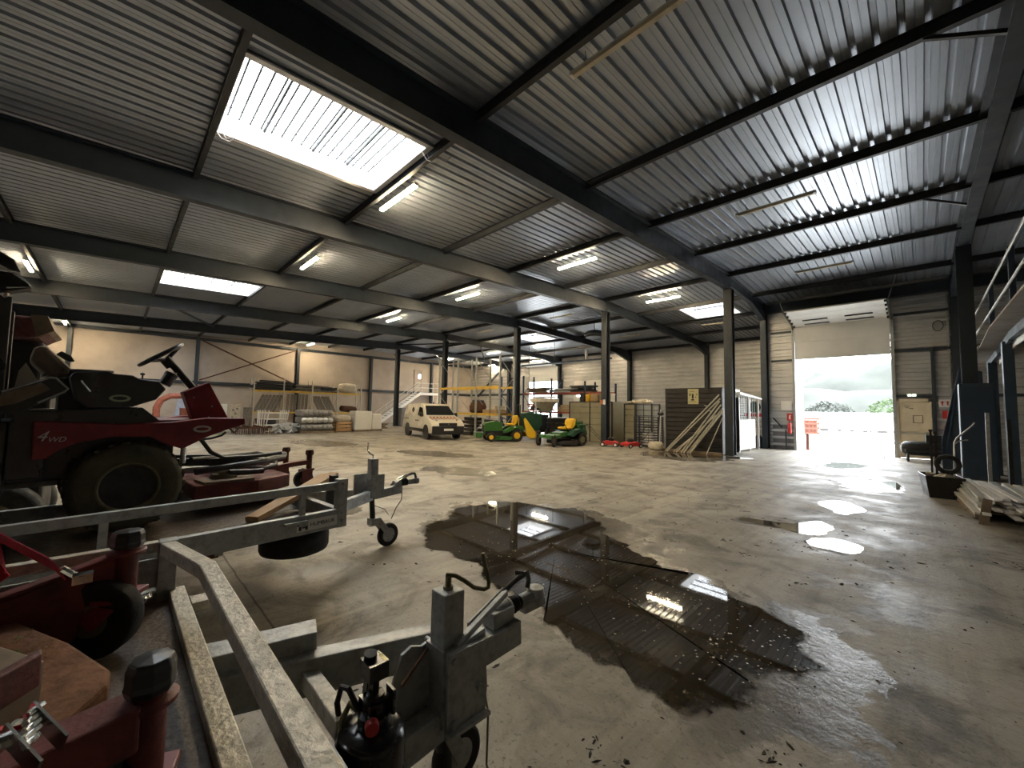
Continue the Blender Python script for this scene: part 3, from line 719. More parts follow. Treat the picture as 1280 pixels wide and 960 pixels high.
m = MB(); m.cyl((0.07, 0.78, 0.60), (0.075, 0.80, 0.32), 0.03); m.build('jockey_tube', 'darkmetal', mast, True)
jw = MB()
jw.b2((0.02, 0.76, 0.28), (0.13, 0.86, 0.36))
for s in (-1, 1): jw.bar((0.075 + s * 0.05, 0.84, 0.34), (0.085 + s * 0.05, 1.0, 0.13), 0.012, 0.07)
jw = jw.build('wheel_fork', 'galv', t1, bevel=0.004)
wheel('jockey_wheel', (0.085, 1.0, 0.132), 0.132, 0.06, jw, (1, 0, 0), 0.08, 'rubber', 'galv')
m = MB(); m.cyl((0, 1.12, 0.69), (0, 1.2, 0.70), 0.05); m.build('boot_mount', 'galv', t1, True)
m = MB()
for i in range(5): m.lathe([(0.03, 0), (0.046, 0.012), (0.03, 0.024)], (0, 1.2 + i * 0.022, 0.70), (0, 1, 0.05), 14)
m.build('rubber_boot', 'black', t1, True)
m = MB(); m.b2((-0.035, 1.30, 0.67), (0.035, 1.40, 0.73)); m.lathe([(0.0, -0.04), (0.045, -0.035), (0.055, 0), (0.045, 0.035), (0, 0.045)], (0, 1.44, 0.70)); m.build('coupling_head', 'galv', t1, True)
m = MB(); m.tube([(0.04, 1.08, 0.68), (0.045, 1.20, 0.75), (0.04, 1.30, 0.785)], 0.012, 6); m.tube([(-0.02, 1.08, 0.68), (-0.015, 1.2, 0.75), (0.0, 1.30, 0.785)], 0.012, 6); m.build('brake_lever', 'chrome', t1, True)
MB().tube([(0.02, 1.28, 0.78), (0.02, 1.36, 0.80), (0.02, 1.41, 0.795), (0.02, 1.43, 0.74)], 0.016, 8).build('hand_grip', 'black', t1, True)
MB().tube([(0.03, 1.22, 0.66), (0.05, 1.2, 0.5), (0.06, 1.12, 0.42), (0.07, 1.05, 0.3)], 0.005, 5).build('breakaway_cable', 'hose', t1)
MB().tube([(-0.1, 0.8, 0.6), (-0.05, 0.9, 0.46), (0.03, 0.98, 0.42), (0.06, 1.02, 0.35)], 0.004, 5).build('brake_cable', 'hose', t1)
sp = MB(); pr = tyre_profile(0.27, 0.17, 0.15); sp.lathe(pr + [pr[0]], (0.62, -0.28, 0.48), (0, 0, 1), 36); sp = sp.build('spare_tyre', 'rubber', t1, True, ang=50)
MB().lathe(rim_profile(0.15, 0.17), (0.62, -0.28, 0.48), (0, 0, 1)).build('rim', 'galv', sp, True)
m = MB(); m.lathe([(0.05, 0), (0.06, 0.02), (0.06, 0.16), (0.03, 0.2), (0.03, 0.24)], (0.45, 0.12, 0.66)); m.b2((0.38, 0.05, 0.6), (0.52, 0.19, 0.68)); m.b2((0.43, 0.09, 0.88), (0.5, 0.15, 0.97)); m.build('hydraulic_pump', 'black', t1, True)
MB().b2((0.78, -1.02, 0.555), (0.87, -0.90, 0.60)).build('marker_lamp', 'rust', t1)
for s in (-1, 1): wheel('tyre', (s * 0.72, -2.5, 0.29), 0.29, 0.18, t1, (1, 0, 0), 0.17)
m = MB(); m.cyl((-0.72, -2.5, 0.29), (0.72, -2.5, 0.29), 0.035); m.b2((-0.5, -2.56, 0.29), (-0.42, -2.44, 0.6)); m.b2((0.42, -2.56, 0.29), (0.5, -2.44, 0.6)); m.build('axle', 'darkmetal', t1)

def plank(name, p, q, w, h, mt, label, up=(0, 0, 1), cat='plank', group=None):
    p = Vector(p); q = Vector(q)
    o = MB().bar(p - q + q - p, q - p, w, h, up).build(name, mt, None, bevel=0.003); o.location = p
    return tag(o, label, cat, group)
plank('timber_plank', (-3.93, 0.87, 0.695), (-4.50, 1.74, 0.905), 0.11, 0.045, 'wood', 'pale sawn timber plank leaning across the grey trailer rail')
plank('timber_plank', (-4.03, 0.86, 0.672), (-4.62, 1.68, 0.885), 0.06, 0.045, 'wood', 'narrow sawn timber plank lying behind the wider pale plank')

# ------------------------------------------------------------------ near plant trailer
OX, OY = -1.57, 0.30
t2 = thing('plant_trailer', 'cream galvanised trailer with a crank-handled mast and black hydraulic tank on its drawbar', 'trailer', (OX, OY, 0))
def w2(m): return m.shift((-OX, -OY, 0))
w2(MB().b2((-2.75, 0.25, 0.60), (-0.40, 0.315, 0.695))).build('front_beam', 'galvcream', t2, bevel=0.005)
w2(MB().tube([(-2.75, 0.20, 0.925), (-2.6, 0.235, 0.925), (-2.22, 0.335, 0.90), (-0.40, 0.335, 0.90)], 0.001, 4))
m = MB()
for p, q in (((-2.76, 0.225, 0.91), (-2.25, 0.335, 0.91)), ((-2.27, 0.335, 0.91), (-0.40, 0.335, 0.91))): m.bar(p, q, 0.062, 0.062)
w2(m).build('front_rail', 'galvcream', t2, bevel=0.006)
for s, x in ((-1, -2.75), (1, -0.42)):
    w2(MB().b2((x - 0.04, 0.20, 0.60), (x + 0.04, 0.275, 0.945))).build('corner_post', 'galv', t2, bevel=0.004)
    w2(MB().b2((x - 0.025, -3.2, 0.895), (x + 0.025, 0.2, 0.945))).build('side_rail', 'galvcream', t2, bevel=0.004)
    m = MB().b2((x - 0.03, -3.2, 0.58), (x + 0.03, 0.25, 0.70)); m.b2((x - 0.01, -3.2, 0.72), (x + 0.01, 0.2, 0.86)); m.b2((x - 0.02, -3.2, 0.80), (x + 0.02, 0.2, 0.82))
    w2(m).build('side_board', 'galv', t2)
m = MB()
m.b2((-2.72, -3.2, 0.63), (-0.44, 0.25, 0.655))
w2(m).build('deck', 'deck', t2)
w2(MB().b2((-2.56, 0.315, 0.655), (-2.46, 0.38, 0.70))).build('lug', 'galvcream', t2, bevel=0.003)
m = MB(); m.bar((-2.02, 0.27, 0.59), (-1.90, 0.69, 0.60), 0.125, 0.17); w2(m).build('drawbar_sleeve', 'galv', t2, bevel=0.005)
m = MB(); m.bar((-1.955, 0.3, 0.535), (-1.60, 1.24, 0.545), 0.085, 0.15); w2(m).build('drawbar_arm', 'galv', t2, bevel=0.005)
m = MB(); m.bar((-1.46, 0.30, 0.27), (-1.505, 1.2, 0.31), 0.08, 0.12); w2(m).build('drawbar_arm', 'galv', t2, bevel=0.005)
w2(MB().bar((-1.90, 0.63, 0.535), (-1.44, 0.63, 0.535), 0.06, 0.07)).build('cross_tube', 'galvcream', t2, bevel=0.005)
m = MB(); m.bar((-1.53, 1.16, 0.49), (-1.53, 1.55, 0.51), 0.11, 0.12); w2(m).build('drawbar', 'galv', t2, bevel=0.006)
# mast, clamps and plates
m = MB().b2((-1.553, 1.047, 0.30), (-1.447, 1.153, 0.848)); mast = w2(m).build('jockey_mast', 'galv', t2, bevel=0.006)
for z in (0.60, 0.36):
    m = MB().b2((-1.565, 1.035, z), (-1.435, 1.165, z + 0.025)); m.cyl((-1.60, 1.06, z + 0.012), (-1.42, 1.06, z + 0.012), 0.011, 8); w2(m).build('clamp_band', 'galv', mast)
m = MB().prism([(1.05, 0.29), (1.26, 0.30), (1.27, 0.40), (1.25, 0.66), (1.05, 0.62)], 'x', -1.432, -1.418)
m.b2((-1.418, 1.04, 0.29), (-1.39, 1.27, 0.305)); m.b2((-1.418, 1.04, 0.615), (-1.39, 1.27, 0.63))
for y, z in ((1.08, 0.585), (1.08, 0.33), (1.22, 0.42)): m.cyl((-1.418, y, z), (-1.40, y, z), 0.016, 8)
w2(m).build('clamp_plate', 'galv', t2)
m = MB().prism([(0.84, 0.20), (1.06, 0.20), (1.06, 0.625), (1.01, 0.612), (0.96, 0.63), (0.915, 0.61), (0.875, 0.50), (0.835, 0.38)], 'x', -1.572, -1.558)
w2(m).build('mast_bracket', 'galv', t2)
m = MB(); m.cyl((-1.50, 1.10, 0.32), (-1.50, 1.10, 0.10), 0.036); m.cyl((-1.50, 1.10, 0.33), (-1.50, 1.10, 0.24), 0.046); jt = w2(m).build('jockey_tube', 'black', mast, True)
m = MB()
for s in (-1, 1): m.bar((-1.50 + s * 0.045, 1.10, 0.26), (-1.50 + s * 0.045, 1.17, 0.12), 0.012, 0.06)
fk = w2(m).build('wheel_fork', 'galv', t2)
jwm = wheel('jockey_wheel', (-1.50 - OX, 1.17 - OY, 0.12), 0.12, 0.06, fk, (1, 0, 0), 0.07, 'rubber', 'galv')
ex, ey = 0.69, 0.72
def cr(d, z): return (-1.50 + ex * d, 1.10 + ey * d, z)
m = MB(); m.cyl((-1.50, 1.10, 0.84), (-1.50, 1.10, 0.90), 0.014); m.cyl((-1.50, 1.10, 0.84), (-1.50, 1.10, 0.862), 0.022); m.tube([cr(-0.012, 0.908), cr(0.03, 0.905), cr(0.07, 0.885), cr(0.115, 0.855), cr(0.16, 0.848), cr(0.178, 0.858), cr(0.18, 0.88), cr(0.150, 1.005)], 0.0095, 10)
w2(m).build('crank_handle', 'rim', mast, True)
m = MB(); m.bar((-1.43, 1.10, 0.635), (-1.545, 1.50, 0.70), 0.028, 0.03); m.bar((-1.48, 1.20, 0.66), (-1.565, 1.50, 0.705), 0.012, 0.03); w2(m).build('brake_lever', 'galv', t2, bevel=0.004)
m = MB(); m.tube([(-1.55, 1.48, 0.70), (-1.56, 1.60, 0.735), (-1.565, 1.68, 0.745), (-1.57, 1.70, 0.70), (-1.57, 1.69, 0.66)], 0.014, 8); m.tube([(-1.56, 1.66, 0.745), (-1.60, 1.62, 0.75)], 0.012, 8); w2(m).build('hand_grip', 'black', t2, True)
m = MB(); m.b2((-1.60, 1.38, 0.565), (-1.50, 1.52, 0.64)); m.cyl((-1.555, 1.42, 0.61), (-1.555, 1.53, 0.615), 0.05); w2(m).build('boot_mount', 'galv', t2, True, 0.004)
m = MB()
for i in range(5): m.lathe([(0.03, 0), (0.05 - i * 0.003, 0.012), (0.03, 0.024)], (-1.555, 1.50 + i * 0.023, 0.615), (0, 1, 0.03), 16)
w2(m).build('rubber_boot', 'black', t2, True)
m = MB(); m.cyl((-1.555, 1.61, 0.61), (-1.555, 1.70, 0.612), 0.036); m.lathe([(0, -0.045), (0.045, -0.04), (0.052, 0), (0.045, 0.04), (0, 0.05)], (-1.555, 1.74, 0.615)); m.b2((-1.595, 1.62, 0.56), (-1.515, 1.78, 0.60)); w2(m).build('coupling_head', 'galv', t2, True)
m = MB().tube([(-1.50, 1.30, 0.44), (-1.44, 1.30, 0.25), (-1.40, 1.26, 0.08), (-1.32, 1.25, 0.012), (-1.2, 1.32, 0.008), (-1.1, 1.36, 0.008)], 0.005, 6); w2(m).build('breakaway_cable', 'rim', t2, True)
w2(MB().tube([(-1.46, 0.86, 0.56), (-1.56, 1.05, 0.60)], 0.008, 6)).build('pressure_pipe', 'rust', t2)
# black hydraulic tank with its hand pump
m = MB().lathe([(0.0, 0.22), (0.10, 0.22), (0.115, 0.24), (0.115, 0.52), (0.108, 0.545), (0.088, 0.56), (0.05, 0.565), (0, 0.565)], (-1.36, 0.69, 0), n=40)
tank = w2(m).build('hydraulic_tank', 'blacksat', t2, True, ang=50)
m = MB().lathe([(0.055, 0.56), (0.055, 0.60), (0.04, 0.605), (0.04, 0.64), (0.03, 0.645), (0.03, 0.66), (0.012, 0.662), (0.012, 0.72)], (-1.36, 0.70, 0), n=24)
m.b2((-1.415, 0.665, 0.56), (-1.33, 0.735, 0.64)); m.b2((-1.35, 0.735, 0.60), (-1.30, 0.745, 0.68))
for s in (-1, 1): m.bar((-1.40 + s * 0.018, 0.69, 0.62), (-1.395 + s * 0.018, 0.70, 0.745), 0.01, 0.028)
m.b2((-1.415, 0.665, 0.71), (-1.335, 0.735, 0.765)); m.cyl((-1.39, 0.69, 0.76), (-1.385, 0.69, 0.785), 0.022)
w2(m).build('hand_pump', 'blacksat', tank, True, ang=30)
w2(MB().b2((-1.385, 0.72, 0.7652), (-1.34, 0.735, 0.7662))).build('pump_label', 'blister', tank)
w2(MB().cyl((-1.31, 0.665, 0.60), (-1.285, 0.655, 0.60), 0.022)).build('release_knob', 'redbright', tank, True)
w2(MB().tube([(-1.40, 0.66, 0.60), (-1.44, 0.64, 0.66), (-1.475, 0.63, 0.655), (-1.485, 0.62, 0.60), (-1.45, 0.62, 0.54), (-1.44, 0.62, 0.45)], 0.010, 8)).build('hose', 'hose', tank, True)
w2(MB().tube([(-1.42, 0.67, 0.585), (-1.45, 0.65, 0.60), (-1.44, 0.62, 0.56), (-1.40, 0.60, 0.5)], 0.012, 8)).build('hose', 'rim', tank, True)
m = MB().prism([(-1.62, 0.38), (-1.40, 0.56), (-1.25, 0.56), (-1.25, 0.22), (-1.62, 0.22)], 'y', 0.555, 0.563); m.cyl((-1.50, 0.55, 0.42), (-1.50, 0.57, 0.42), 0.016, 8); w2(m).build('tank_bracket', 'black', t2)
w2(MB().b2((-1.5, 0.56, 0.20), (-1.22, 0.82, 0.22))).build('tank_tray', 'black', t2)
for s, x in ((-1, -2.3), (1, -0.85)): wheel('tyre', (x - OX, -2.2 - OY, 0.29), 0.29, 0.18, t2, (1, 0, 0), 0.17)
w2(MB().cyl((-2.3, -2.2, 0.29), (-0.85, -2.2, 0.29), 0.035)).build('axle', 'darkmetal', t2)
# ------------------------------------------------------------------ red ride-on mower on the far trailer
DZ = 0.645
m1 = thing('ride_on_mower', 'red and black ride-on mower with steering wheel, strapped on the grey trailer', 'mower', (-4.85, 0.07, DZ), A1)
def z1(m): return m.shift((0, 0, -DZ))
FEND = [(-0.51, 1.505), (-0.08, 1.475), (0.23, 1.485), (0.48, 1.52), (0.76, 1.515), (0.765, 1.46), (0.63, 1.415), (0.49, 1.36), (0.31, 1.26), (0.19, 1.315), (0.11, 1.37), (-0.12, 1.38), (-0.29, 1.345), (-0.38, 1.30), (-0.44, 1.24), (-0.51, 1.235)]
for s in (-1, 1):
    fd = z1(MB().prism(FEND, 'x', s * 0.50, s * 0.37)).build('fender', 'red', m1, bevel=0.008)
    if s > 0:
        m = MB()
        n = 20; vs = []
        for j in range(n):
            an = 2 * PI * j / n
            vs += [(0.503, 0.44 + 0.065 * math.cos(an), 1.425 + 0.03 * math.sin(an)), (0.503, 0.44 + 0.045 * math.cos(an), 1.425 + 0.014 * math.sin(an))]
        m.add(vs, [(2 * j, (2 * j + 2) % (2 * n), (2 * j + 3) % (2 * n), 2 * j + 1) for j in range(n)])
        z1(m).build('oval_badge', 'letter', fd)
        text('lettering', '4', 0.10, 'letter', fd, (0.503, -0.475, 1.395 - DZ), (R(90), 0, R(90)), 0.001, shear=0.4)
        text('lettering', 'WD', 0.05, 'letter', fd, (0.503, -0.40, 1.372 - DZ), (R(90), 0, R(90)), 0.001, shear=0.3)
    wheel('drive_tyre', (s * 0.375, 0.0, 0.985 - DZ), 0.34, 0.25, m1, (1, 0, 0), 0.17, 'mudtyre', 'darkmetal', 26, 40)
    m = MB().lathe([(0.165, 0.095), (0.178, 0.118), (0.19, 0.118), (0.188, 0.10), (0.165, 0.095)], (s * 0.375, 0, 0.985), (s, 0, 0), 40)
    for j in range(6): m.cyl((s * 0.40, 0.09 * math.cos(j * PI / 3), 0.985 + 0.09 * math.sin(j * PI / 3)), (s * 0.425, 0.09 * math.cos(j * PI / 3), 0.985 + 0.09 * math.sin(j * PI / 3)), 0.012, 6)
    z1(m).build('rim_lip', 'rim', m1, True)
    SIDE = [(-0.36, 1.82), (-0.34, 1.86), (-0.16, 1.885), (-0.13, 1.865), (-0.02, 1.86), (0.02, 1.835), (0.14, 1.825), (0.19, 1.76), (0.13, 1.67), (-0.01, 1.61), (-0.25, 1.59), (-0.32, 1.66)]
    sd = z1(MB().prism(SIDE, 'x', s * 0.45, s * 0.24)).build('side_panel', 'black', m1, bevel=0.012)
    if s > 0:
        m = MB(); n = 20; vs = []
        for j in range(n):
            an = 2 * PI * j / n
            vs += [(0.453, -0.085 + 0.062 * math.cos(an), 1.675 + 0.028 * math.sin(an)), (0.453, -0.085 + 0.042 * math.cos(an), 1.675 + 0.014 * math.sin(an))]
        m.add(vs, [(2 * j, (2 * j + 2) % (2 * n), (2 * j + 3) % (2 * n), 2 * j + 1) for j in range(n)])
        z1(m).build('oval_badge', 'badge', sd)
        z1(MB().tube([(0.455, -0.30, 1.80), (0.455, -0.29, 1.78), (0.455, -0.25, 1.72)], 0.006, 5)).build('trim_strip', 'chrome', sd)
    z1(MB().prism([(-0.60, 1.57), (0.05, 1.605), (0.16, 1.50), (0.0, 1.47), (-0.60, 1.46)], 'x', s * 0.46, s * 0.2)).build('side_skirt', 'black', m1, bevel=0.006)
z1(MB().b2((-0.40, 0.10, 1.455), (0.40, 0.74, 1.50))).build('foot_plate', 'red', m1)
m = MB().b2((-0.24, -1.2, 1.05), (0.24, 0.3, 1.46)); m.b2((-0.2, -0.4, 1.4), (0.2, -0.05, 1.82)); m.cyl((-0.37, 0, 0.985), (0.37, 0, 0.985), 0.07)
for y in (-0.3, 0.2): m.b2((-0.3, y - 0.03, 0.9), (0.3, y + 0.03, 1.1))
m.b2((-0.42, -1.45, 1.0), (0.42, -0.62, 1.50)); m.b2((-0.46, -0.62, 1.1), (0.46, -0.45, 1.5))
z1(m).build('engine_frame', 'black', m1, bevel=0.01)
db = z1(MB().prism([(0.35, 1.745), (0.54, 1.845), (0.72, 1.485), (0.44, 1.475)], 'x', 0.06, 0.2)).build('dash_box', 'red', m1, bevel=0.008)
m = MB()
for y, z in ((0.43, 1.70), (0.57, 1.62), (0.55, 1.52)): m.cyl((0.2, y, z), (0.203, y, z), 0.006, 8)
z1(m).build('dash_screw', 'letter', db)
st = z1(MB().tube([(0.06, 0.50, 1.72), (0, 0.32, 1.97), (0, 0.27, 2.03)], 0.030, 12)).build('steering_column', 'black', m1, True)
cx = Vector((0, 0.21, 2.085)); d1 = Vector((0, 0.786, 0.618)); d2 = Vector((1, 0, 0)); nn = Vector((0, -0.618, 0.786))
m = MB(); m.tube([cx + (d1 * math.cos(2 * PI * i / 32) + d2 * math.sin(2 * PI * i / 32)) * 0.178 for i in range(32)], 0.016, 8, closed=True)
hub = cx - nn * 0.06
for an in (0.0, 2.1, 4.2): m.tube([hub, cx - nn * 0.03 + (d1 * math.cos(an) + d2 * math.sin(an)) * 0.09, cx + (d1 * math.cos(an) + d2 * math.sin(an)) * 0.172], 0.018, 6)
m.cyl(hub - nn * 0.07, hub + nn * 0.02, 0.045, 12)
z1(m).build('steering_wheel', 'black', st, True)
m = MB(); m.cyl((0.28, 0.20, 1.80), (0.28, 0.235, 1.875), 0.045, 12); m.cyl((0.28, 0.235, 1.875), (0.28, 0.25, 1.90), 0.05, 12); z1(m).build('control_lever', 'black', m1, True)
z1(MB().b2((0.26, 0.205, 1.897), (0.30, 0.28, 1.91))).build('lever_plate', 'whitepl', m1)
m = MB(); m.cyl((0.34, 0.05, 1.83), (0.34, 0.05, 1.87), 0.006, 6); m.lathe([(0, 0), (0.016, 0.008), (0.016, 0.02), (0, 0.028)], (0.34, 0.05, 1.865), n=10); z1(m).build('choke_knob', 'black', m1, True)
m = MB().prism([(-0.50, 1.83), (-0.12, 1.86), (-0.10, 1.90), (-0.46, 1.895)], 'x', -0.23, 0.23); z1(m).build('seat_cushion', 'black', m1, bevel=0.02)
m = MB().prism([(-0.56, 1.945), (-0.54, 2.03), (-0.505, 2.06), (-0.47, 2.045), (-0.345, 1.90), (-0.36, 1.83), (-0.45, 1.815)], 'x', -0.25, 0.25); z1(m).build('seat_backrest', 'woodold', m1, bevel=0.03)
m = MB().prism([(-0.42, 2.03), (-0.39, 2.06), (-0.34, 2.03), (-0.31, 1.98), (-0.345, 1.975)], 'x', -0.25, -0.17); z1(m).build('armrest', 'black', m1, bevel=0.008)
ar = z1(MB().prism([(-0.66, 1.70), (-0.45, 1.815), (-0.42, 1.81), (-0.36, 1.735), (-0.375, 1.70), (-0.59, 1.55), (-0.68, 1.55)], 'x', 0.36, 0.46)).build('folded_cover', 'black', m1, bevel=0.008)
z1(MB().tube([(0.465, -0.66, 1.70), (0.465, -0.455, 1.81), (0.465, -0.425, 1.808), (0.465, -0.362, 1.735), (0.465, -0.38, 1.712), (0.465, -0.5, 1.63)], 0.008, 6)).build('edge_frame', 'galv', ar)
z1(MB().prism([(-0.66, 1.69), (-0.49, 1.775), (-0.445, 1.725), (-0.60, 1.62), (-0.68, 1.60)], 'x', 0.455, 0.468)).build('pad', 'woodold', ar, bevel=0.005)
z1(MB().prism([(-0.62, 1.68), (-0.60, 1.86), (-0.57, 1.92), (-0.54, 1.86), (-0.47, 1.72)], 'x', 0.20, 0.22)).build('label_plate', 'cream', m1)
for s in (-1, 1):
    z1(MB().b2((s * 0.32, -0.72, 1.2), (s * 0.40, -0.655, 2.36))).build('roll_bar_post', 'black', m1, bevel=0.006)
m = MB().prism([(-0.80, 2.50), (-0.66, 2.505), (-0.60, 2.46), (-0.57, 2.42), (-0.66, 2.38), (-0.8, 2.37)], 'x', 0.36, 0.52); wl = z1(m).build('work_lamp', 'darkmetal', m1, bevel=0.012)
z1(MB().tube([(0.525, -0.72, 2.51), (0.525, -0.645, 2.512), (0.525, -0.575, 2.425), (0.525, -0.68, 2.395)], 0.006, 6)).build('lamp_guard', 'chrome', wl)
z1(MB().cyl((0.36, -0.69, 2.3), (0.40, -0.69, 2.40), 0.02)).build('lamp_stem', 'chrome', wl)
m = MB().prism([(-0.76, 2.66), (-0.66, 2.60), (-0.625, 2.52), (-0.66, 2.52), (-0.74, 2.56)], 'x', 0.36, 0.5); z1(m).build('indicator_lamp', 'black', m1, bevel=0.01)
for s in (-1, 1): wheel('steer_tyre', (s * 0.42, -1.15, 0.90 - DZ), 0.255, 0.18, m1, (1, 0, 0), 0.12, 'rubber', 'rim')
z1(MB().cyl((-0.42, -1.15, 0.90), (0.42, -1.15, 0.90), 0.04)).build('rear_axle', 'black', m1)
m = MB().tube([(0.44, 0.42, 1.33), (0.44, 0.52, 1.335), (0.44, 0.60, 1.36), (0.44, 0.63, 1.39)], 0.010, 6); m.tube([(0.42, 0.66, 1.42), (0.42, 0.70, 1.38), (0.42, 0.73, 1.41), (0.42, 0.70, 1.44)], 0.008, 6); z1(m).build('step_hook', 'black', m1, True)
z1(MB().cyl((0.3, 0.36, 1.33), (0.3, 0.36, 1.12), 0.022)).build('lift_ram', 'chrome', m1, True)
m = MB().tube([(0.3, 0.48, 1.32), (0.3, 0.56, 1.2), (0.3, 0.66, 1.14), (0.25, 0.9, 1.13), (0.2, 1.2, 1.14)], 0.018, 8); z1(m).build('hose', 'hose', m1, True)
# cutting deck held out in front of the wheels
dk = z1(MB().prism([(-0.95, 0.45), (0.33, 0.45), (0.36, 0.95), (0.20, 1.30), (-0.80, 1.30), (-0.98, 0.95)], 'z', 0.78, 0.91)).build('cutting_deck', 'redworn', m1, bevel=0.012)
m = MB().prism([(0.06, 0.5), (0.33, 0.52), (0.34, 0.92), (0.10, 0.98)], 'z', 0.91, 0.93); z1(m).build('belt_cover', 'woodold', dk)
m = MB()
m.lathe([(0.12, 0), (0.10, 0.05), (0.05, 0.06), (0.05, 0.10), (0.02, 0.11)], (0.12, 0.72, 0.92), n=16); m.b2((0.05, 0.66, 0.96), (0.2, 0.78, 1.0)); z1(m).build('spindle_housing', 'rim', dk, True)
m = MB().tube([(0.2, 0.74, 0.985), (0.18, 0.9, 0.97), (0.16, 1.05, 0.965)], 0.028, 8); z1(m).build('drive_tube', 'hose', dk, True)
m = MB().tube([(0.05, 0.72, 1.01), (-0.05, 0.95, 1.0), (-0.1, 1.15, 0.95), (-0.15, 1.28, 0.97), (-0.3, 1.33, 1.03), (-0.5, 1.2, 1.08), (-0.3, 0.8, 1.08), (-0.1, 0.5, 1.1)], 0.024, 8); z1(m).build('hose', 'hose', dk, True)
m = MB(); m.bar((-0.2, 0.3, 1.08), (-0.2, 1.15, 1.02), 0.07, 0.07); m.bar((-0.62, 0.3, 1.08), (-0.62, 1.15, 1.02), 0.07, 0.07); m.bar((-0.62, 0.75, 0.95), (0.2, 0.75, 0.95), 0.05, 0.1); z1(m).build('lift_arm', 'black', m1)
m = MB().tube([(0.36, 0.44, 1.04), (0.30, 0.9, 1.07), (0.0, 1.3, 1.08), (-0.3, 1.42, 1.07)], 0.03, 8); z1(m).build('guard_tube', 'black', m1, True)
for (x, y) in ((-0.27, 1.70), (-0.76, 1.62)):
    z1(MB().prism([(y - 0.45, 0.90), (y - 0.02, 0.93), (y - 0.02, 0.98), (y - 0.2, 0.97), (y - 0.45, 0.94)], 'x', x - 0.03, x + 0.03)).build('caster_arm', 'redworn', dk)
    c_ = z1(MB().cyl((x, y, 0.86), (x, y, 1.05), 0.032).lathe([(0.042, 1.04), (0.05, 1.06), (0.05, 1.08), (0.042, 1.10), (0, 1.10)], (x, y, 0), n=8)).build('caster_post', 'rust', dk, True)
    z1(MB().b2((x - 0.06, y - 0.10, 0.72), (x - 0.05, y + 0.02, 0.87)).b2((x + 0.05, y - 0.10, 0.72), (x + 0.06, y + 0.02, 0.87)).b2((x - 0.06, y - 0.06, 0.86), (x + 0.06, y + 0.04, 0.88))).build('caster_fork', 'redworn', c_)
    wheel('caster_wheel', (x, y - 0.06, 0.755 - DZ), 0.108, 0.08, c_, (1, 0, 0), 0.05, 'rubber', 'rim')
# ------------------------------------------------------------------ red mower deck on the near trailer
D2 = 0.655
m2 = thing('mower_deck', 'worn red mower cutting deck with two caster posts on the cream trailer', 'mower', (-1.7, -0.3, D2))
def z2(m): return m.shift((1.7, 0.3, -D2))
dk = z2(MB().prism([(-2.25, -0.20), (-1.95, -0.06), (-1.68, 0.035), (-1.60, 0.03), (-1.50, -0.03), (-1.22, -0.28), (-1.15, -1.5), (-2.35, -1.5)], 'z', 0.78, 0.875)).build('deck_shell', 'oxide', m2, bevel=0.012)
m = MB()
rnd = random.Random(5)
def clump(mb, x, y, z, s):
    n = 7; vs = [(x + math.cos(2 * PI * j / n) * s * rnd.uniform(0.6, 1.2), y + math.sin(2 * PI * j / n) * s * rnd.uniform(0.5, 1.1), z) for j in range(n)] + [(x, y, z + s * rnd.uniform(0.2, 0.45))]
    mb.add(vs, [(j, (j + 1) % n, n) for j in range(n)])
for i in range(160): clump(m, rnd.uniform(-2.15, -1.35), rnd.uniform(-0.9, -0.14), 0.872, rnd.choice((0.008, 0.012, 0.02)))
for i in range(130): clump(m, rnd.uniform(-1.62, -1.22), rnd.uniform(-0.12, 0.06), 0.656, rnd.choice((0.01, 0.014, 0.022)))
for i in range(90): clump(m, rnd.uniform(-2.2, -1.86), rnd.uniform(-0.5, -0.16), 0.873, rnd.choice((0.008, 0.012, 0.02)))
tag(z2(m).build('grass_clippings', 'clipping', m2), kind='stuff')
m = MB().prism([(-1.82, -0.21), (-1.60, -0.09), (-1.47, -0.20), (-1.38, -1.0), (-2.0, -1.0)], 'z', 0.875, 0.985); z2(m).build('belt_cover', 'woodold', m2, bevel=0.006)
m = MB().prism([(-1.62, -0.10), (-1.585, -0.095), (-1.43, -0.22), (-1.45, -0.25)], 'z', 0.93, 1.01); z2(m).build('cover_edge', 'redworn', m2, bevel=0.004)
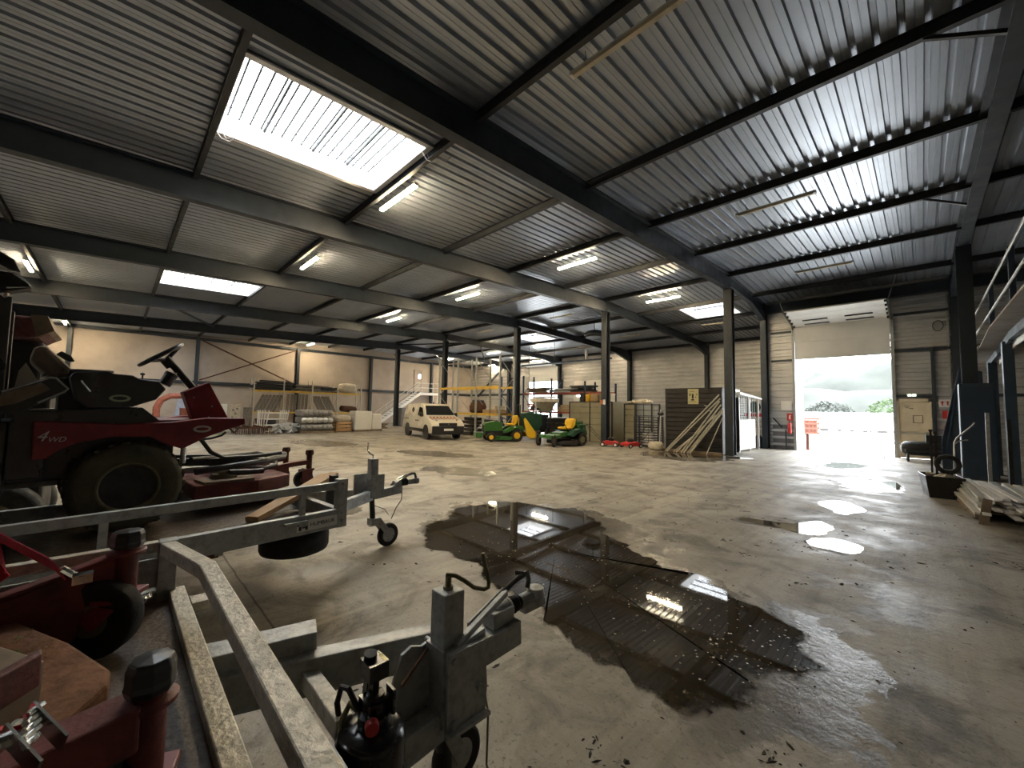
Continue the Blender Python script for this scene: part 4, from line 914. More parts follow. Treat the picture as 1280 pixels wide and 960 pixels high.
for (x, y, far) in ((-2.29, 0.07, True), (-1.13, 0.085, False)):
    if far: arm = MB().prism([(0.05, 1.045), (-0.06, 1.005), (-0.19, 0.955), (-0.32, 0.93), (-0.9, 0.90), (-0.9, 0.70), (-0.06, 0.74), (-0.03, 0.86), (0.05, 0.90)], 'x', x - 0.02, x + 0.02); arm.prism([(0.08, 1.04), (-0.06, 1.0), (-0.35, 0.925), (-0.9, 0.895), (-0.9, 0.905), (-0.35, 0.935), (-0.06, 1.015), (0.08, 1.055)], 'x', x - 0.035, x + 0.035)
    else: arm = MB().prism([(0.07, 1.055), (-0.12, 1.03), (-0.5, 0.96), (-1.0, 0.90), (-1.0, 0.80), (-0.5, 0.88), (-0.12, 0.955), (0.07, 0.97)], 'x', x - 0.045, x + 0.045)
    z2(arm).build('caster_arm', 'redworn', m2, bevel=0.006)
    k_ = 1.0 if far else 0.78
    m = MB().cyl((x, y, 0.80), (x, y, 1.07), 0.038 * k_, 20); m.lathe([(0.06 * k_, 1.035), (0.062 * k_, 1.045), (0.05 * k_, 1.05)], (x, y, 0), n=20); post = z2(m).build('caster_post', 'redworn', m2, True)
    m = MB().lathe([(0.05 * k_, 1.06), (0.056 * k_, 1.075), (0.053 * k_, 1.085), (0.053 * k_, 1.11), (0.047 * k_, 1.125), (0, 1.13)], (x, y, 0), n=8); z2(m).build('grease_cap', 'black', post, bevel=0.003)
    wc = Vector((x + 0.0, y - 0.075, 0.805)) if far else Vector((x, y - 0.09, 0.805))
    ax = Vector((0.83, -0.55, 0)) if far else Vector((0.95, -0.3, 0)); ax.normalize()
    m = MB()
    for s in (-1, 1):
        p = wc + ax * s * 0.058
        m.bar((x + ax.x * s * 0.058, y + ax.y * s * 0.058, 0.875), (p.x, p.y, 0.80), 0.012, 0.075, up=(ax.y, -ax.x, 0))
    m.box((x, y - 0.01, 0.872), (0.15, 0.11, 0.02), (0, 0, math.atan2(ax.y, ax.x)))
    z2(m).build('caster_fork', 'red', post, bevel=0.004)
    wheel('caster_wheel', (wc.x + 1.7, wc.y + 0.3, wc.z - D2), 0.148, 0.085, post, ax, 0.06, 'rubber', 'rim', n=36)
# lashing straps -----------------------------------------------------------
def band(mb, pts, w, th=0.003, side=(0, 0, 1)):
    s = Vector(side).normalized() * w / 2
    pts = [Vector(p) for p in pts]; vs = []
    for p in pts: vs += [p + s, p - s]
    n = len(pts)
    mb.add(vs, [(2 * i, 2 * i + 2, 2 * i + 3, 2 * i + 1) for i in range(n - 1)])
    return mb
sd = (0.35, -0.35, 0.9)
s1 = thing('ratchet_strap', 'red lashing strap hooked over the red deck beside the far trailer rail', 'strap', (-2.3, -0.2, 1.05))
def z3(m): return m.shift((2.3, 0.2, -1.05))
m = band(MB(), [(-2.75, -0.40, 1.125), (-2.5, -0.28, 1.12), (-2.2, -0.125, 1.065), (-2.16, -0.10, 1.04)], 0.07, side=sd); o = z3(m).build('webbing', 'strap', s1); o.modifiers.new('thick', 'SOLIDIFY').thickness = 0.004
m = band(MB(), [(-2.45, -0.28, 1.115), (-2.40, -0.26, 1.05), (-2.36, -0.25, 1.02)], 0.022, side=(1, 0.5, 0)); m = band(m, [(-2.36, -0.25, 1.03), (-2.40, -0.29, 0.985), (-2.6, -0.42, 0.94)], 0.06, side=sd); o = z3(m).build('webbing', 'strap', s1); o.modifiers.new('thick', 'SOLIDIFY').thickness = 0.004
m = MB().tube([(-2.17, -0.10, 1.05), (-2.12, -0.07, 1.035), (-2.08, -0.05, 1.03)], 0.012, 8); m.b2((-2.09, -0.07, 1.02), (-2.05, -0.02, 1.05)); z3(m).build('hook', 'chrome', s1, True)
s2 = thing('ratchet_strap', 'bright red lashing strap with a steel ratchet buckle over the nearest caster arm', 'strap', (-1.0, -0.1, 1.05))
def z4(m): return m.shift((1.0, 0.1, -1.05))
m = band(MB(), [(-1.30, -0.30, 1.02), (-1.12, -0.14, 1.10), (-1.06, -0.085, 1.115)], 0.05, side=(0.6, -0.6, 0.35)); o = z4(m).build('webbing', 'strap', s2); o.modifiers.new('thick', 'SOLIDIFY').thickness = 0.006
m = MB().cyl((-1.085, -0.085, 1.10), (-1.03, -0.115, 1.10), 0.014, 10)
for s in (-1, 1): m.bar((-1.06 + s * 0.022, -0.085 - s * 0.012, 1.125), (-0.99 + s * 0.022, -0.04 - s * 0.012, 1.085), 0.004, 0.03)
for i in range(5): m.cyl((-1.085 + i * 0.012, -0.06, 1.125 - i * 0.006), (-1.06 + i * 0.012, -0.075, 1.125 - i * 0.006), 0.006, 6)
z4(m).build('ratchet_buckle', 'chrome', s2, True)
c1 = thing('lashing_chain', 'short bright steel chain from the caster fork to the trailer corner post', 'chain', (-2.6, 0.15, 0.7))
m = MB()
for i in range(9):
    f = i / 9; p = Vector((-2.30, 0.10, 0.86)).lerp(Vector((-2.70, 0.19, 0.72)), f); p.z -= 0.03 * math.sin(f * PI)
    d = Vector((-0.9, 0.2, -0.3)).normalized(); u = Vector((0, 0, 1)) if i % 2 else Vector((0.2, 0.95, 0)); u = (u - d * u.dot(d)).normalized()
    m.tube([p + d * math.cos(2 * PI * k / 10) * 0.028 + u * math.sin(2 * PI * k / 10) * 0.014 for k in range(10)], 0.005, 5, closed=True)
m.shift((2.6, -0.15, -0.7)).build('chain_links', 'chrome', c1, True)
# ------------------------------------------------------------------ white van
def loft_body(prof, w0, w1, zs, inset=0.06):
    """side profile (y,z) swept across the width with tumblehome above zs and rounded flanks"""
    zmax = max(p[1] for p in prof); cy = sum(p[0] for p in prof) / len(prof); cz = sum(p[1] for p in prof) / len(prof)
    mb = MB(); n = len(prof)
    def half(z): return w0 if z <= zs else w0 + (w1 - w0) * (z - zs) / (zmax - zs)
    sl = [(-1.0, 1 - inset), (-0.985, 1 - inset * 0.45), (-0.92, 1.0), (0.92, 1.0), (0.985, 1 - inset * 0.45), (1.0, 1 - inset)]
    for f, sc in sl:
        for y, z in prof: mb.v.append((f * half(z), cy + (y - cy) * (1 - (1 - sc) * 0.6), cz + (z - cz) * sc))
    for k in range(len(sl) - 1):
        for i in range(n): mb.f.append((k * n + i, (k + 1) * n + i, (k + 1) * n + (i + 1) % n, k * n + (i + 1) % n))
    mb.f.append(tuple(range(n))); mb.f.append(tuple(reversed(range((len(sl) - 1) * n, len(sl) * n))))
    return mb
van = thing('delivery_van', 'cream white panel van with red and white stripes on its bonnet', 'van', (-19.32, 12.72, 0), R(-101.5))
PV = [(-2.22, 0.36), (-2.30, 0.70), (-2.26, 1.35), (-2.12, 1.72), (-1.95, 1.80), (-0.9, 1.85), (0.1, 1.85), (0.62, 1.79), (1.28, 1.21), (1.60, 1.13), (2.02, 0.99), (2.22, 0.84), (2.30, 0.60), (2.26, 0.34), (1.95, 0.30), (-1.9, 0.30)]
body = loft_body(PV, 0.90, 0.74, 0.95).build('body', 'vanwhite', van, True, ang=40)
m = MB().add([(-0.66, 0.70, 1.735), (0.66, 0.70, 1.735), (0.80, 1.26, 1.245), (-0.80, 1.26, 1.245), (-0.66, 0.66, 1.72), (0.66, 0.66, 1.72), (0.80, 1.22, 1.22), (-0.80, 1.22, 1.22)], [(0, 1, 2, 3), (7, 6, 5, 4), (0, 4, 5, 1), (2, 6, 7, 3), (1, 5, 6, 2), (3, 7, 4, 0)]); m.build('windscreen', 'glassdark', van)
for s in (-1, 1):
    m = MB().prism([(0.10, 1.20), (0.98, 1.20), (0.60, 1.62), (0.20, 1.66)], 'x', s * 0.79, s * 0.86); m.v = [(x * (1.0 if z < 1.3 else 0.93), y, z) for x, y, z in m.v]; m.build('side_window', 'glassdark', van)
    m = MB(); m.b2((s * 0.895, -1.75, 0.36), (s * 0.915, 1.2, 0.52)); m.b2((s * 0.86, -2.1, 0.98), (s * 0.885, -1.4, 1.03)); m.build('side_moulding', 'black', van)
    m = MB().b2((s * 0.88, 0.92, 1.15), (s * 1.08, 1.05, 1.36)); m.build('wing_mirror', 'black', van, bevel=0.03)
    for nm, y in (('front', 1.45), ('rear', -1.45)):
        MB().lathe([(0.40, -0.06), (0.40, 0.06), (0, 0.06)], (s * 0.85, y, 0.36), (s, 0, 0), 24).build('wheel_arch', 'black', van, True)
        wheel('road_tyre', (s * 0.80, y, 0.31), 0.31, 0.21, van, (1, 0, 0), 0.19, 'rubber', 'galv' if y < 0 else 'darkmetal')
    m = MB().add([(s * 0.52, 2.05, 1.02), (s * 0.80, 1.90, 1.03), (s * 0.86, 1.90, 0.88), (s * 0.54, 2.14, 0.86), (s * 0.52, 1.9, 1.0), (s * 0.78, 1.8, 1.0), (s * 0.8, 1.8, 0.88), (s * 0.54, 2.0, 0.86)], [(0, 1, 2, 3), (4, 7, 6, 5), (0, 4, 5, 1), (1, 5, 6, 2), (2, 6, 7, 3), (3, 7, 4, 0)]); m.build('headlamp', 'chrome', van)
    for j, y in enumerate((-0.05, 0.25)): MB().b2((s * 0.893, y - 0.09, 0.90), (s * 0.905, y + 0.09, 0.96)).build('door_marking', 'bluesteel', body)
    m = MB()
    for a in range(4):
        p = [(0, 0.12), (0.16, 0), (0, -0.12), (-0.16, 0)]; q0, q1 = p[a], p[(a + 1) % 4]
        m.bar((s * 0.80, -0.75 + q0[0], 1.50 + q0[1]), (s * 0.80, -0.75 + q1[0], 1.50 + q1[1]), 0.05, 0.045)
    m.build('diamond_badge', 'darkmetal', body)
m = MB().b2((-0.88, 1.95, 0.26), (0.88, 2.34, 0.70)); m.b2((-0.50, 2.1, 0.62), (0.50, 2.30, 0.86)); m.build('bumper', 'black', van, bevel=0.04)
MB().b2((-0.26, 2.335, 0.46), (0.26, 2.345, 0.57)).build('number_plate', 'whitepl', van)
m = MB().lathe([(0.05, 0), (0.05, 0.02), (0.0, 0.02)], (0, 2.30, 0.80), (0, 1, 0), 4); m.build('bonnet_badge', 'chrome', van)
m = MB()
def bon(x, y): return (x, y, (1.215 - (y - 1.28) * 0.25 if y < 1.6 else 1.135 - (y - 1.6) * 0.335) + 0.014)
for i in range(8):
    x = -0.70 + i * 0.19
    m.add([bon(x, 1.52), bon(x + 0.10, 1.52), bon(x + 0.20, 1.74), bon(x + 0.10, 1.74)], [(0, 1, 2, 3)]); m.add([bon(x + 0.10, 1.745), bon(x + 0.20, 1.745), bon(x + 0.12, 1.95), bon(x + 0.02, 1.95)], [(0, 1, 2, 3)])
m.build('bonnet_stripes', 'rackred', body)
m = MB().b2((-0.02, 0.15, 1.84), (0.02, 0.25, 1.93)); m.build('aerial', 'black', van)

# ------------------------------------------------------------------ compact tractor mower with collector
tr = thing('tractor_mower', 'green and yellow compact tractor mower with dark green grass collector', 'mower', (-15.1, 14.2, 0), R(150))
m = MB().prism([(0.05, 0.50), (0.05, 0.95), (0.45, 1.02), (0.95, 0.92), (1.02, 0.80), (1.0, 0.45), (0.4, 0.42)], 'x', -0.27, 0.27); m.build('bonnet', 'green', tr, True, 0.04)
MB().b2((-0.22, 1.0, 0.48), (0.22, 1.04, 0.80)).build('grille', 'black', tr)
for s in (-1, 1):
    MB().b2((s * 0.12, 1.03, 0.80), (s * 0.25, 1.05, 0.87)).build('headlamp', 'chrome', tr)
    wheel('rear_tyre', (s * 0.48, -0.62, 0.31), 0.31, 0.26, tr, (1, 0, 0), 0.16, 'rubber', 'yellow', 16)
    wheel('front_tyre', (s * 0.48, 0.68, 0.22), 0.22, 0.18, tr, (1, 0, 0), 0.11, 'rubber', 'yellow')
    m = MB().prism([(-1.0, 0.62), (-0.9, 0.78), (-0.5, 0.82), (-0.25, 0.72), (0.05, 0.55), (0.05, 0.42), (-0.25, 0.5), (-0.6, 0.66), (-0.95, 0.55)], 'x', s * 0.30, s * 0.62); m.build('fender', 'green', tr, True, 0.02)
    MB().b2((s * 0.625, -0.55, 0.70), (s * 0.635, -0.44, 0.77)).build('reflector', 'whitepl', tr)
m = MB().b2((-0.28, -0.9, 0.3), (0.28, 0.95, 0.52)); m.cyl((-0.5, -0.62, 0.31), (0.5, -0.62, 0.31), 0.05); m.cyl((-0.5, 0.68, 0.22), (0.5, 0.68, 0.22), 0.04); m.build('chassis', 'black', tr)
m = MB().prism([(-0.62, -0.35), (0.62, -0.35), (0.66, 0.25), (0.35, 0.45), (-0.35, 0.45), (-0.66, 0.25)], 'z', 0.10, 0.27); m.build('cutting_deck', 'green', tr, bevel=0.02)
m = MB().b2((-0.42, 1.1, 0.18), (0.42, 1.42, 0.46)); m.b2((-0.1, 0.95, 0.3), (0.1, 1.15, 0.4)); m.build('front_weight', 'green', tr, bevel=0.04)
m = MB().b2((-0.25, -0.62, 0.80), (0.25, -0.18, 0.90)); m.prism([(-0.68, 0.86), (-0.50, 0.84), (-0.58, 1.28), (-0.74, 1.32), (-0.78, 1.20)], 'x', -0.25, 0.25); m.build('seat', 'yellow', tr, True, 0.04)
st = MB().cyl((0, 0.12, 0.92), (0, -0.02, 1.16), 0.03).build('steering_column', 'black', tr, True)
m = MB().tube([(0.17 * math.cos(2 * PI * i / 20), -0.04 + 0.15 * math.sin(2 * PI * i / 20), 1.17 + 0.07 * math.sin(2 * PI * i / 20)) for i in range(20)], 0.015, 6, closed=True); m.bar((-0.17, -0.04, 1.17), (0.17, -0.04, 1.17), 0.03, 0.02); m.build('steering_wheel', 'black', st, True)
m = MB()
for s in (-1, 1): m.tube([(s * 0.36, -0.80, 0.6), (s * 0.36, -0.84, 1.7), (s * 0.30, -0.85, 1.84), (0, -0.85, 1.86)], 0.025, 8)
m.build('roll_bar', 'black', tr, True)
m = MB().prism([(-1.05, 0.75), (-1.0, 1.42), (-1.25, 1.48), (-1.95, 1.42), (-2.0, 0.85), (-1.75, 0.55), (-1.2, 0.55)], 'x', -0.52, 0.52); cg = m.build('grass_collector', 'greendark', tr, True, 0.04)
m = MB()
for i in range(5): m.lathe([(0, 0), (0.09, 0.02), (0.09, 0.05), (0, 0.09)], (-0.3 + i * 0.15, -1.5 + 0.1 * (i % 2), 1.44), n=10)
m.build('collector_lid', 'greendark', cg, True)
m = MB().prism([(-0.95, 1.12), (-1.02, 1.20), (-1.15, 1.05), (-1.62, 0.42), (-1.55, 0.20), (-1.25, 0.18), (-1.12, 0.30)], 'x', -0.66, -0.53); m.prism([(-0.95, 1.12), (-1.02, 1.20), (-1.15, 1.05), (-1.62, 0.42), (-1.55, 0.20), (-1.25, 0.18), (-1.12, 0.30)], 'x', 0.53, 0.66); m.build('discharge_chute', 'yellow', tr, True, 0.02)
m = MB().b2((-0.4, -1.9, 0.5), (0.4, -0.8, 0.56)); m.b2((0.5, -2.0, 0.55), (0.54, -1.96, 1.3)); m.build('collector_frame', 'galv', tr)

# ------------------------------------------------------------------ zero-turn mower
zt = thing('zero_turn_mower', 'green zero-turn mower with yellow bucket seat beside the khaki cabin', 'mower', (-11.75, 14.85, 0), R(172))
for s in (-1, 1):
    wheel('rear_tyre', (s * 0.50, -0.72, 0.29), 0.29, 0.28, zt, (1, 0, 0), 0.15, 'rubber', 'rim', 14)
    ax = Vector((0.9, 0.43 * s, 0)).normalized() if s > 0 else Vector((0.75, 0.66, 0))
    wheel('caster_tyre', (s * 0.52, 0.98, 0.17), 0.17, 0.14, zt, ax, 0.08, 'rubber', 'rim')
    m = MB().b2((s * 0.52 - 0.12, 0.86, 0.34), (s * 0.52 + 0.12, 1.0, 0.38)); m.cyl((s * 0.52, 0.92, 0.34), (s * 0.52, 0.92, 0.52), 0.04)
    for q in (-1, 1): m.b2((s * 0.52 + q * 0.10, 0.92, 0.15), (s * 0.52 + q * 0.12, 1.02, 0.36))
    m.build('caster_fork', 'darkmetal', zt)
    m = MB().prism([(-1.05, 0.50), (-1.0, 0.72), (-0.55, 0.78), (-0.20, 0.70), (0.05, 0.48), (-0.1, 0.40), (-0.4, 0.55), (-0.72, 0.62), (-0.98, 0.48)], 'x', s * 0.30, s * 0.60); m.build('fender', 'greendark', zt, True, 0.02)
    m = MB().tube([(s * 0.32, -0.15, 0.70), (s * 0.34, 0.05, 0.80), (s * 0.30, 0.12, 0.98), (s * 0.12, 0.16, 1.02)], 0.018, 8); m.build('control_lever', 'black', zt, True)
m = MB().b2((-0.45, 0.78, 0.42), (0.45, 1.05, 0.50)); m.prism([(0.45, 0.36), (0.45, 0.52), (1.05, 0.46), (1.05, 0.36)], 'x', -0.42, 0.42); m.build('front_frame', 'green', zt, True, 0.02)
m = MB().prism([(-0.05, 0.40), (-0.05, 0.66), (0.42, 0.60), (0.46, 0.40)], 'x', -0.32, 0.32); m.build('foot_panel', 'green', zt, True, 0.03)
m = MB().b2((-0.28, -1.1, 0.30), (0.28, 0.4, 0.5)); m.cyl((-0.5, -0.72, 0.29), (0.5, -0.72, 0.29), 0.05); m.build('chassis', 'black', zt)
m = MB().prism([(-0.72, -0.35), (0.72, -0.35), (0.76, 0.25), (0.45, 0.55), (-0.45, 0.55), (-0.76, 0.25)], 'z', 0.10, 0.25); m.build('cutting_deck', 'darkmetal', zt, bevel=0.02)
m = MB().b2((-0.26, -0.46, 0.74), (0.26, 0.06, 0.85)); m.prism([(-0.52, 0.80), (-0.36, 0.82), (-0.40, 1.14), (-0.54, 1.26), (-0.66, 1.22), (-0.62, 1.0)], 'x', -0.26, 0.26); m.build('seat', 'yellow', zt, True, 0.05)
m = MB().b2((-0.32, -1.25, 0.5), (0.32, -0.66, 0.92)); m.b2((-0.4, -1.3, 0.92), (0.4, -0.75, 0.97)); m.b2((-0.2, -1.15, 0.97), (0.1, -0.9, 1.08)); m.build('engine_cover', 'green', zt, True, 0.03)
m = MB().tube([(-0.35, -0.9, 0.6), (-0.35, -0.98, 1.1), (0.35, -0.98, 1.1), (0.35, -0.9, 0.6)], 0.025, 8); m.build('rear_hoop', 'greendark', zt, True)

# ------------------------------------------------------------------ walk-behind mowers
def push_mower(loc, rz, label):
    t = thing('lawn_mower', label, 'mower', loc, rz)
    m = MB().prism([(-0.30, 0.10), (-0.34, 0.22), (-0.1, 0.28), (0.2, 0.26), (0.38, 0.20), (0.40, 0.10)], 'x', -0.27, 0.27); m.build('deck', 'redbright', t, True, 0.02)
    m = MB().lathe([(0.14, 0.26), (0.15, 0.36), (0.10, 0.42), (0, 0.43)], (0, 0.05, 0)); m.build('engine', 'black', t, True)
    for s in (-1, 1):
        for y in (-0.28, 0.30): wheel('wheel', (s * 0.28, y, 0.10), 0.10, 0.05, t, (1, 0, 0), 0.06, 'rubber', 'whitepl', n=16)
    m = MB()
    for s in (-1, 1): m.tube([(s * 0.2, -0.3, 0.2), (s * 0.2, -0.75, 0.62), (s * 0.2, -1.05, 0.98)], 0.012, 6)
    m.cyl((-0.2, -1.05, 0.98), (0.2, -1.05, 0.98), 0.012); m.build('handlebar', 'black', t, True)
    return t
push_mower((-10.15, 16.35, 0), R(-70), 'red walk-behind mower at the foot of the khaki cabin corner')
push_mower((-9.2, 16.6, 0), R(160), 'red walk-behind mower with its handle against the wire cages')
# ------------------------------------------------------------------ raised storage platform beside the big door
pf = thing('storage_platform', 'dark blue steel storage platform with a handrail and pale sagging edge boards', 'platform', (2.2, 13.5, 0))
PX, PY_ = 2.2, 13.5
def wp(m): return m.shift((-PX, -PY_, 0))
m = MB()
for (y0, y1, za, zb) in ((8.0, 11.0, 3.60, 3.64), (11.0, 14.2, 3.64, 3.68), (14.2, 16.6, 3.68, 3.50), (16.6, 19.4, 3.50, 3.36)):
    m.add([(1.12, y0, za), (1.12, y1, zb), (4.4, y1, zb), (4.4, y0, za), (1.12, y0, za + 0.04), (1.12, y1, zb + 0.04), (4.4, y1, zb + 0.04), (4.4, y0, za + 0.04)], [(0, 1, 2, 3), (7, 6, 5, 4), (0, 4, 5, 1), (1, 5, 6, 2), (2, 6, 7, 3), (3, 7, 4, 0)])
wp(m).build('platform_board', 'plaster', pf)
m = MB().bar((1.46, 8.0, 3.46), (1.46, 14.5, 3.52), 0.08, 0.18); m.bar((1.46, 14.5, 3.50), (1.46, 19.2, 3.24), 0.08, 0.18); m.b2((4.3, 8.0, 3.30), (4.4, 18.2, 3.5))
for y in (9.0, 12.2, 15.3): m.b2((1.45, y - 0.06, 3.42), (4.4, y + 0.06, 3.56))
wp(m).build('platform_beam', 'bluesteel', pf)
m = MB().bar((1.54, 8.0, 3.42), (1.54, 14.4, 3.46), 0.03, 0.34); m.bar((1.54, 14.4, 3.46), (1.54, 17.4, 3.26), 0.03, 0.30); wp(m).build('fascia_board', 'whitepl', pf)
for y in (8.6, 11.8, 15.1, 18.2):
    for x in (1.46, 4.2):
        m = MB().b2((x - 0.09, y - 0.12, 0), (x + 0.09, y + 0.12, 3.46 if y < 17 else 3.24)); m.b2((x - 0.16, y - 0.18, 0), (x + 0.16, y + 0.18, 0.02)); wp(m).build('post', 'bluesteel', pf)
    if y < 17:
        m = MB().b2((1.24, y + 0.3, 3.72), (1.32, y + 0.42, 4.95)); wp(m).build('guard_post', 'racknavy', pf)
        m = MB().b2((1.30, y + 0.44, 3.72), (1.34, y + 0.52, 5.1)); wp(m).build('guard_batten', 'plaster', pf)
for z in (4.15, 4.74):
    wp(MB().cyl((1.2, 8.0, z), (1.2, 18.9, z), 0.022, 8)).build('handrail', 'alu', pf, True)
# timber edge lying on the platform end
o = wp(MB().bar((1.15, 16.6, 3.57), (1.15, 19.4, 3.43), 0.1, 0.05)).build('edge_trim', 'white', pf)
# things stored on the platform
for i, (y, h, mt, nm) in enumerate(((9.4, 0.95, 'browncab', 'tall brown carton on the platform nearest the camera'), (11.0, 0.7, 'card', 'cardboard carton on the platform behind the handrail'), (13.4, 1.1, 'bluesteel', 'dark blue locker on the platform behind the handrail'))):
    t = thing('storage_box', nm, 'box', (2.3, y, 3.78)); m = MB().b2((-0.4, -0.5, 0), (0.4, 0.5, h)); m.build('carton', mt, t, bevel=0.01); MB().b2((-0.41, -0.51, h - 0.06), (0.41, 0.51, h)).build('lid', mt, t)
# steel A-frame sheet leaning by the platform post
t = thing('leaning_sheet', 'tall dark blue steel panel leaning beside the hall column', 'panel', (0.72, 17.9, 0))
MB().add([(-0.35, 0, 0), (0.55, 0, 0), (0.55, 0.35, 3.0), (0.1, 0.35, 3.2), (-0.35, 0.02, 0.9), (-0.35, 0.05, 0), (0.55, 0.05, 0), (0.55, 0.4, 3.0), (0.1, 0.4, 3.2), (-0.35, 0.07, 0.9)], [(4, 3, 2, 1, 0), (5, 6, 7, 8, 9), (0, 1, 6, 5), (1, 2, 7, 6), (2, 3, 8, 7), (3, 4, 9, 8), (4, 0, 5, 9)]).build('sheet', 'bluesteel', t)
m = MB().bar((-0.33, -0.01, 0.05), (0.1, 0.33, 3.15), 0.05, 0.04); m.bar((0.4, -0.01, 0.05), (0.12, 0.33, 3.1), 0.05, 0.04); m.build('stiffener', 'racknavy', t)
t = thing('steel_cabinet', 'blue steel cabinet standing between the hall column and the platform post', 'cabinet', (1.02, 16.55, 0))
MB().b2((-0.32, -0.3, 0.02), (0.32, 0.3, 2.55)).build('body', 'bluesteel', t, bevel=0.01); MB().b2((-0.29, -0.315, 0.1), (0.29, -0.30, 2.45)).build('door', 'racknavy', t)
# black tub full of offcuts
t = thing('mortar_tub', 'black plastic tub filled with pale offcuts beside the plank pallet', 'tub', (0.22, 12.3, 0), R(8))
m = MB()
lo = [(-0.22, -0.30), (0.22, -0.30), (0.22, 0.30), (-0.22, 0.30)]
def ring(s, z, sy=1): return [(x * s, y * s * sy, z) for x, y in lo]
vs = ring(1.0, 0.0) + ring(1.30, 0.44) + ring(1.22, 0.44) + ring(0.95, 0.04)
m.add(vs, [(3, 2, 1, 0)] + [(a + i, a + (i + 1) % 4, a + 4 + (i + 1) % 4, a + 4 + i) for a in (0, 4, 8) for i in range(4)] + [(12, 13, 14, 15)])
m.build('tub', 'black', t, bevel=0.012)
rnd = random.Random(21)
for i in range(9):
    o = MB().box((0, 0, 0), (rnd.uniform(0.08, 0.22), rnd.uniform(0.05, 0.1), 0.05), (rnd.uniform(-.5, .5), rnd.uniform(-.5, .5), rnd.uniform(0, 3))).build('offcut', 'sack', None); o.location = (0.22 + rnd.uniform(-0.18, 0.18), 12.3 + rnd.uniform(-0.26, 0.26), 0.40 + 0.02 * (i % 3))
    tag(o, 'pale offcut block heaped in the black plastic tub', 'offcut', 'offcuts in the black tub')
t = thing('small_tyre', 'small black tyre standing upright on the black tub', 'tyre', (0.33, 12.42, 0.66), R(20))
m = MB(); pr = tyre_profile(0.20, 0.11, 0.12); m.lathe([(r_, h_) for r_, h_ in pr] + [pr[0]], (0, 0, 0), (0.35, 0.94, 0), 28); m.build('tyre', 'rubber', t, True)
# two iron rods standing in the tub
for i, (x, y, h) in enumerate(((0.10, 12.42, 1.32), (0.17, 12.45, 1.28))):
    o = MB().b2((-0.018, -0.018, 0), (0.018, 0.018, h)).b2((-0.03, -0.02, h - 0.04), (0.03, 0.02, h)).build('iron_bar', 'darkmetal', None); o.location = (x, y, 0.05)
    tag(o, ('taller' if i == 0 else 'shorter') + ' dark iron bar of two standing upright in the black tub', 'bar')
o = MB().tube([(0, 0, 0), (0.02, 0.05, 0.75), (0.06, 0.1, 0.85), (0.30, 0.3, 1.12), (0.33, 0.33, 1.18)], 0.016, 8).tube([(0.02, 0.05, 0.72), (0.10, 0.12, 0.80), (0.22, 0.2, 0.82)], 0.012, 6).build('bent_tube', 'alu', None, True); o.location = (0.42, 12.55, 0.35); tag(o, 'bent bright tube handle rising from the black tub', 'tube')
# pallet with planks
pa = thing('pallet', 'wooden pallet under the heap of pale planks', 'pallet', (0.95, 11.0, 0), R(4))
m = MB()
for x in (-0.42, 0, 0.42): m.b2((x - 0.05, -0.9, 0.02), (x + 0.05, 0.9, 0.11))
for i in range(7): m.b2((-0.5, -0.9 + i * 0.285, 0.11), (0.5, -0.9 + i * 0.285 + 0.1, 0.13))
m.build('pallet_boards', 'woodold', pa)
for x in (-0.42, 0.42):
    for y in (-0.8, 0, 0.8): MB().b2((x - 0.06, y - 0.06, 0), (x + 0.06, y + 0.06, 0.025)).build('foot_block', 'woodold', pa)
rnd = random.Random(4)
k = 0
for lay in range(5):
    for i in range(9):
        x = 0.50 + i * 0.108 + rnd.uniform(-0.015, 0.015) + lay * 0.02; L = rnd.uniform(2.2, 2.9); a = R(4 + rnd.uniform(-3, 3)); z = 0.155 + lay * 0.05 + rnd.uniform(0, 0.012)
        o = MB().b2((-0.042, -L / 2, -0.016), (0.042, L / 2, 0.016)).build('pale_plank', ('galvcream', 'whitepl', 'white', 'galv')[rnd.randrange(4)], None); o.location = (x, 11.05 + rnd.uniform(-0.25, 0.25), z); o.rotation_euler = (R(rnd.uniform(-1.2, 1.2)), 0, a)
        tag(o, 'pale plank in the heap on the wooden pallet beside the platform', 'plank', 'planks on the pallet'); k += 1
o = MB().b2((-0.05, -0.012, 0), (0.05, 0.012, 0.40)).build('stake', 'woodold', None); o.location = (0.60, 9.62, 0); o.rotation_euler = (0, R(8), 0); tag(o, 'short wooden stake standing at the near end of the pallet', 'stake')
# slim posts standing behind the pallet
for i, (x, y, h) in enumerate(((0.98, 13.6, 1.75), (1.22, 13.0, 1.62), (1.86, 12.6, 1.5))):
    o = MB().b2((-0.03, -0.03, 0), (0.03, 0.03, h)).b2((-0.06, -0.06, 0), (0.06, 0.06, 0.02)).build('steel_stake', 'darkmetal' if i else 'galv', None); o.location = (x, y, 0)
    tag(o, ('tall pale', 'dark middle', 'short dark')[i] + ' steel stake standing behind the plank heap', 'stake')
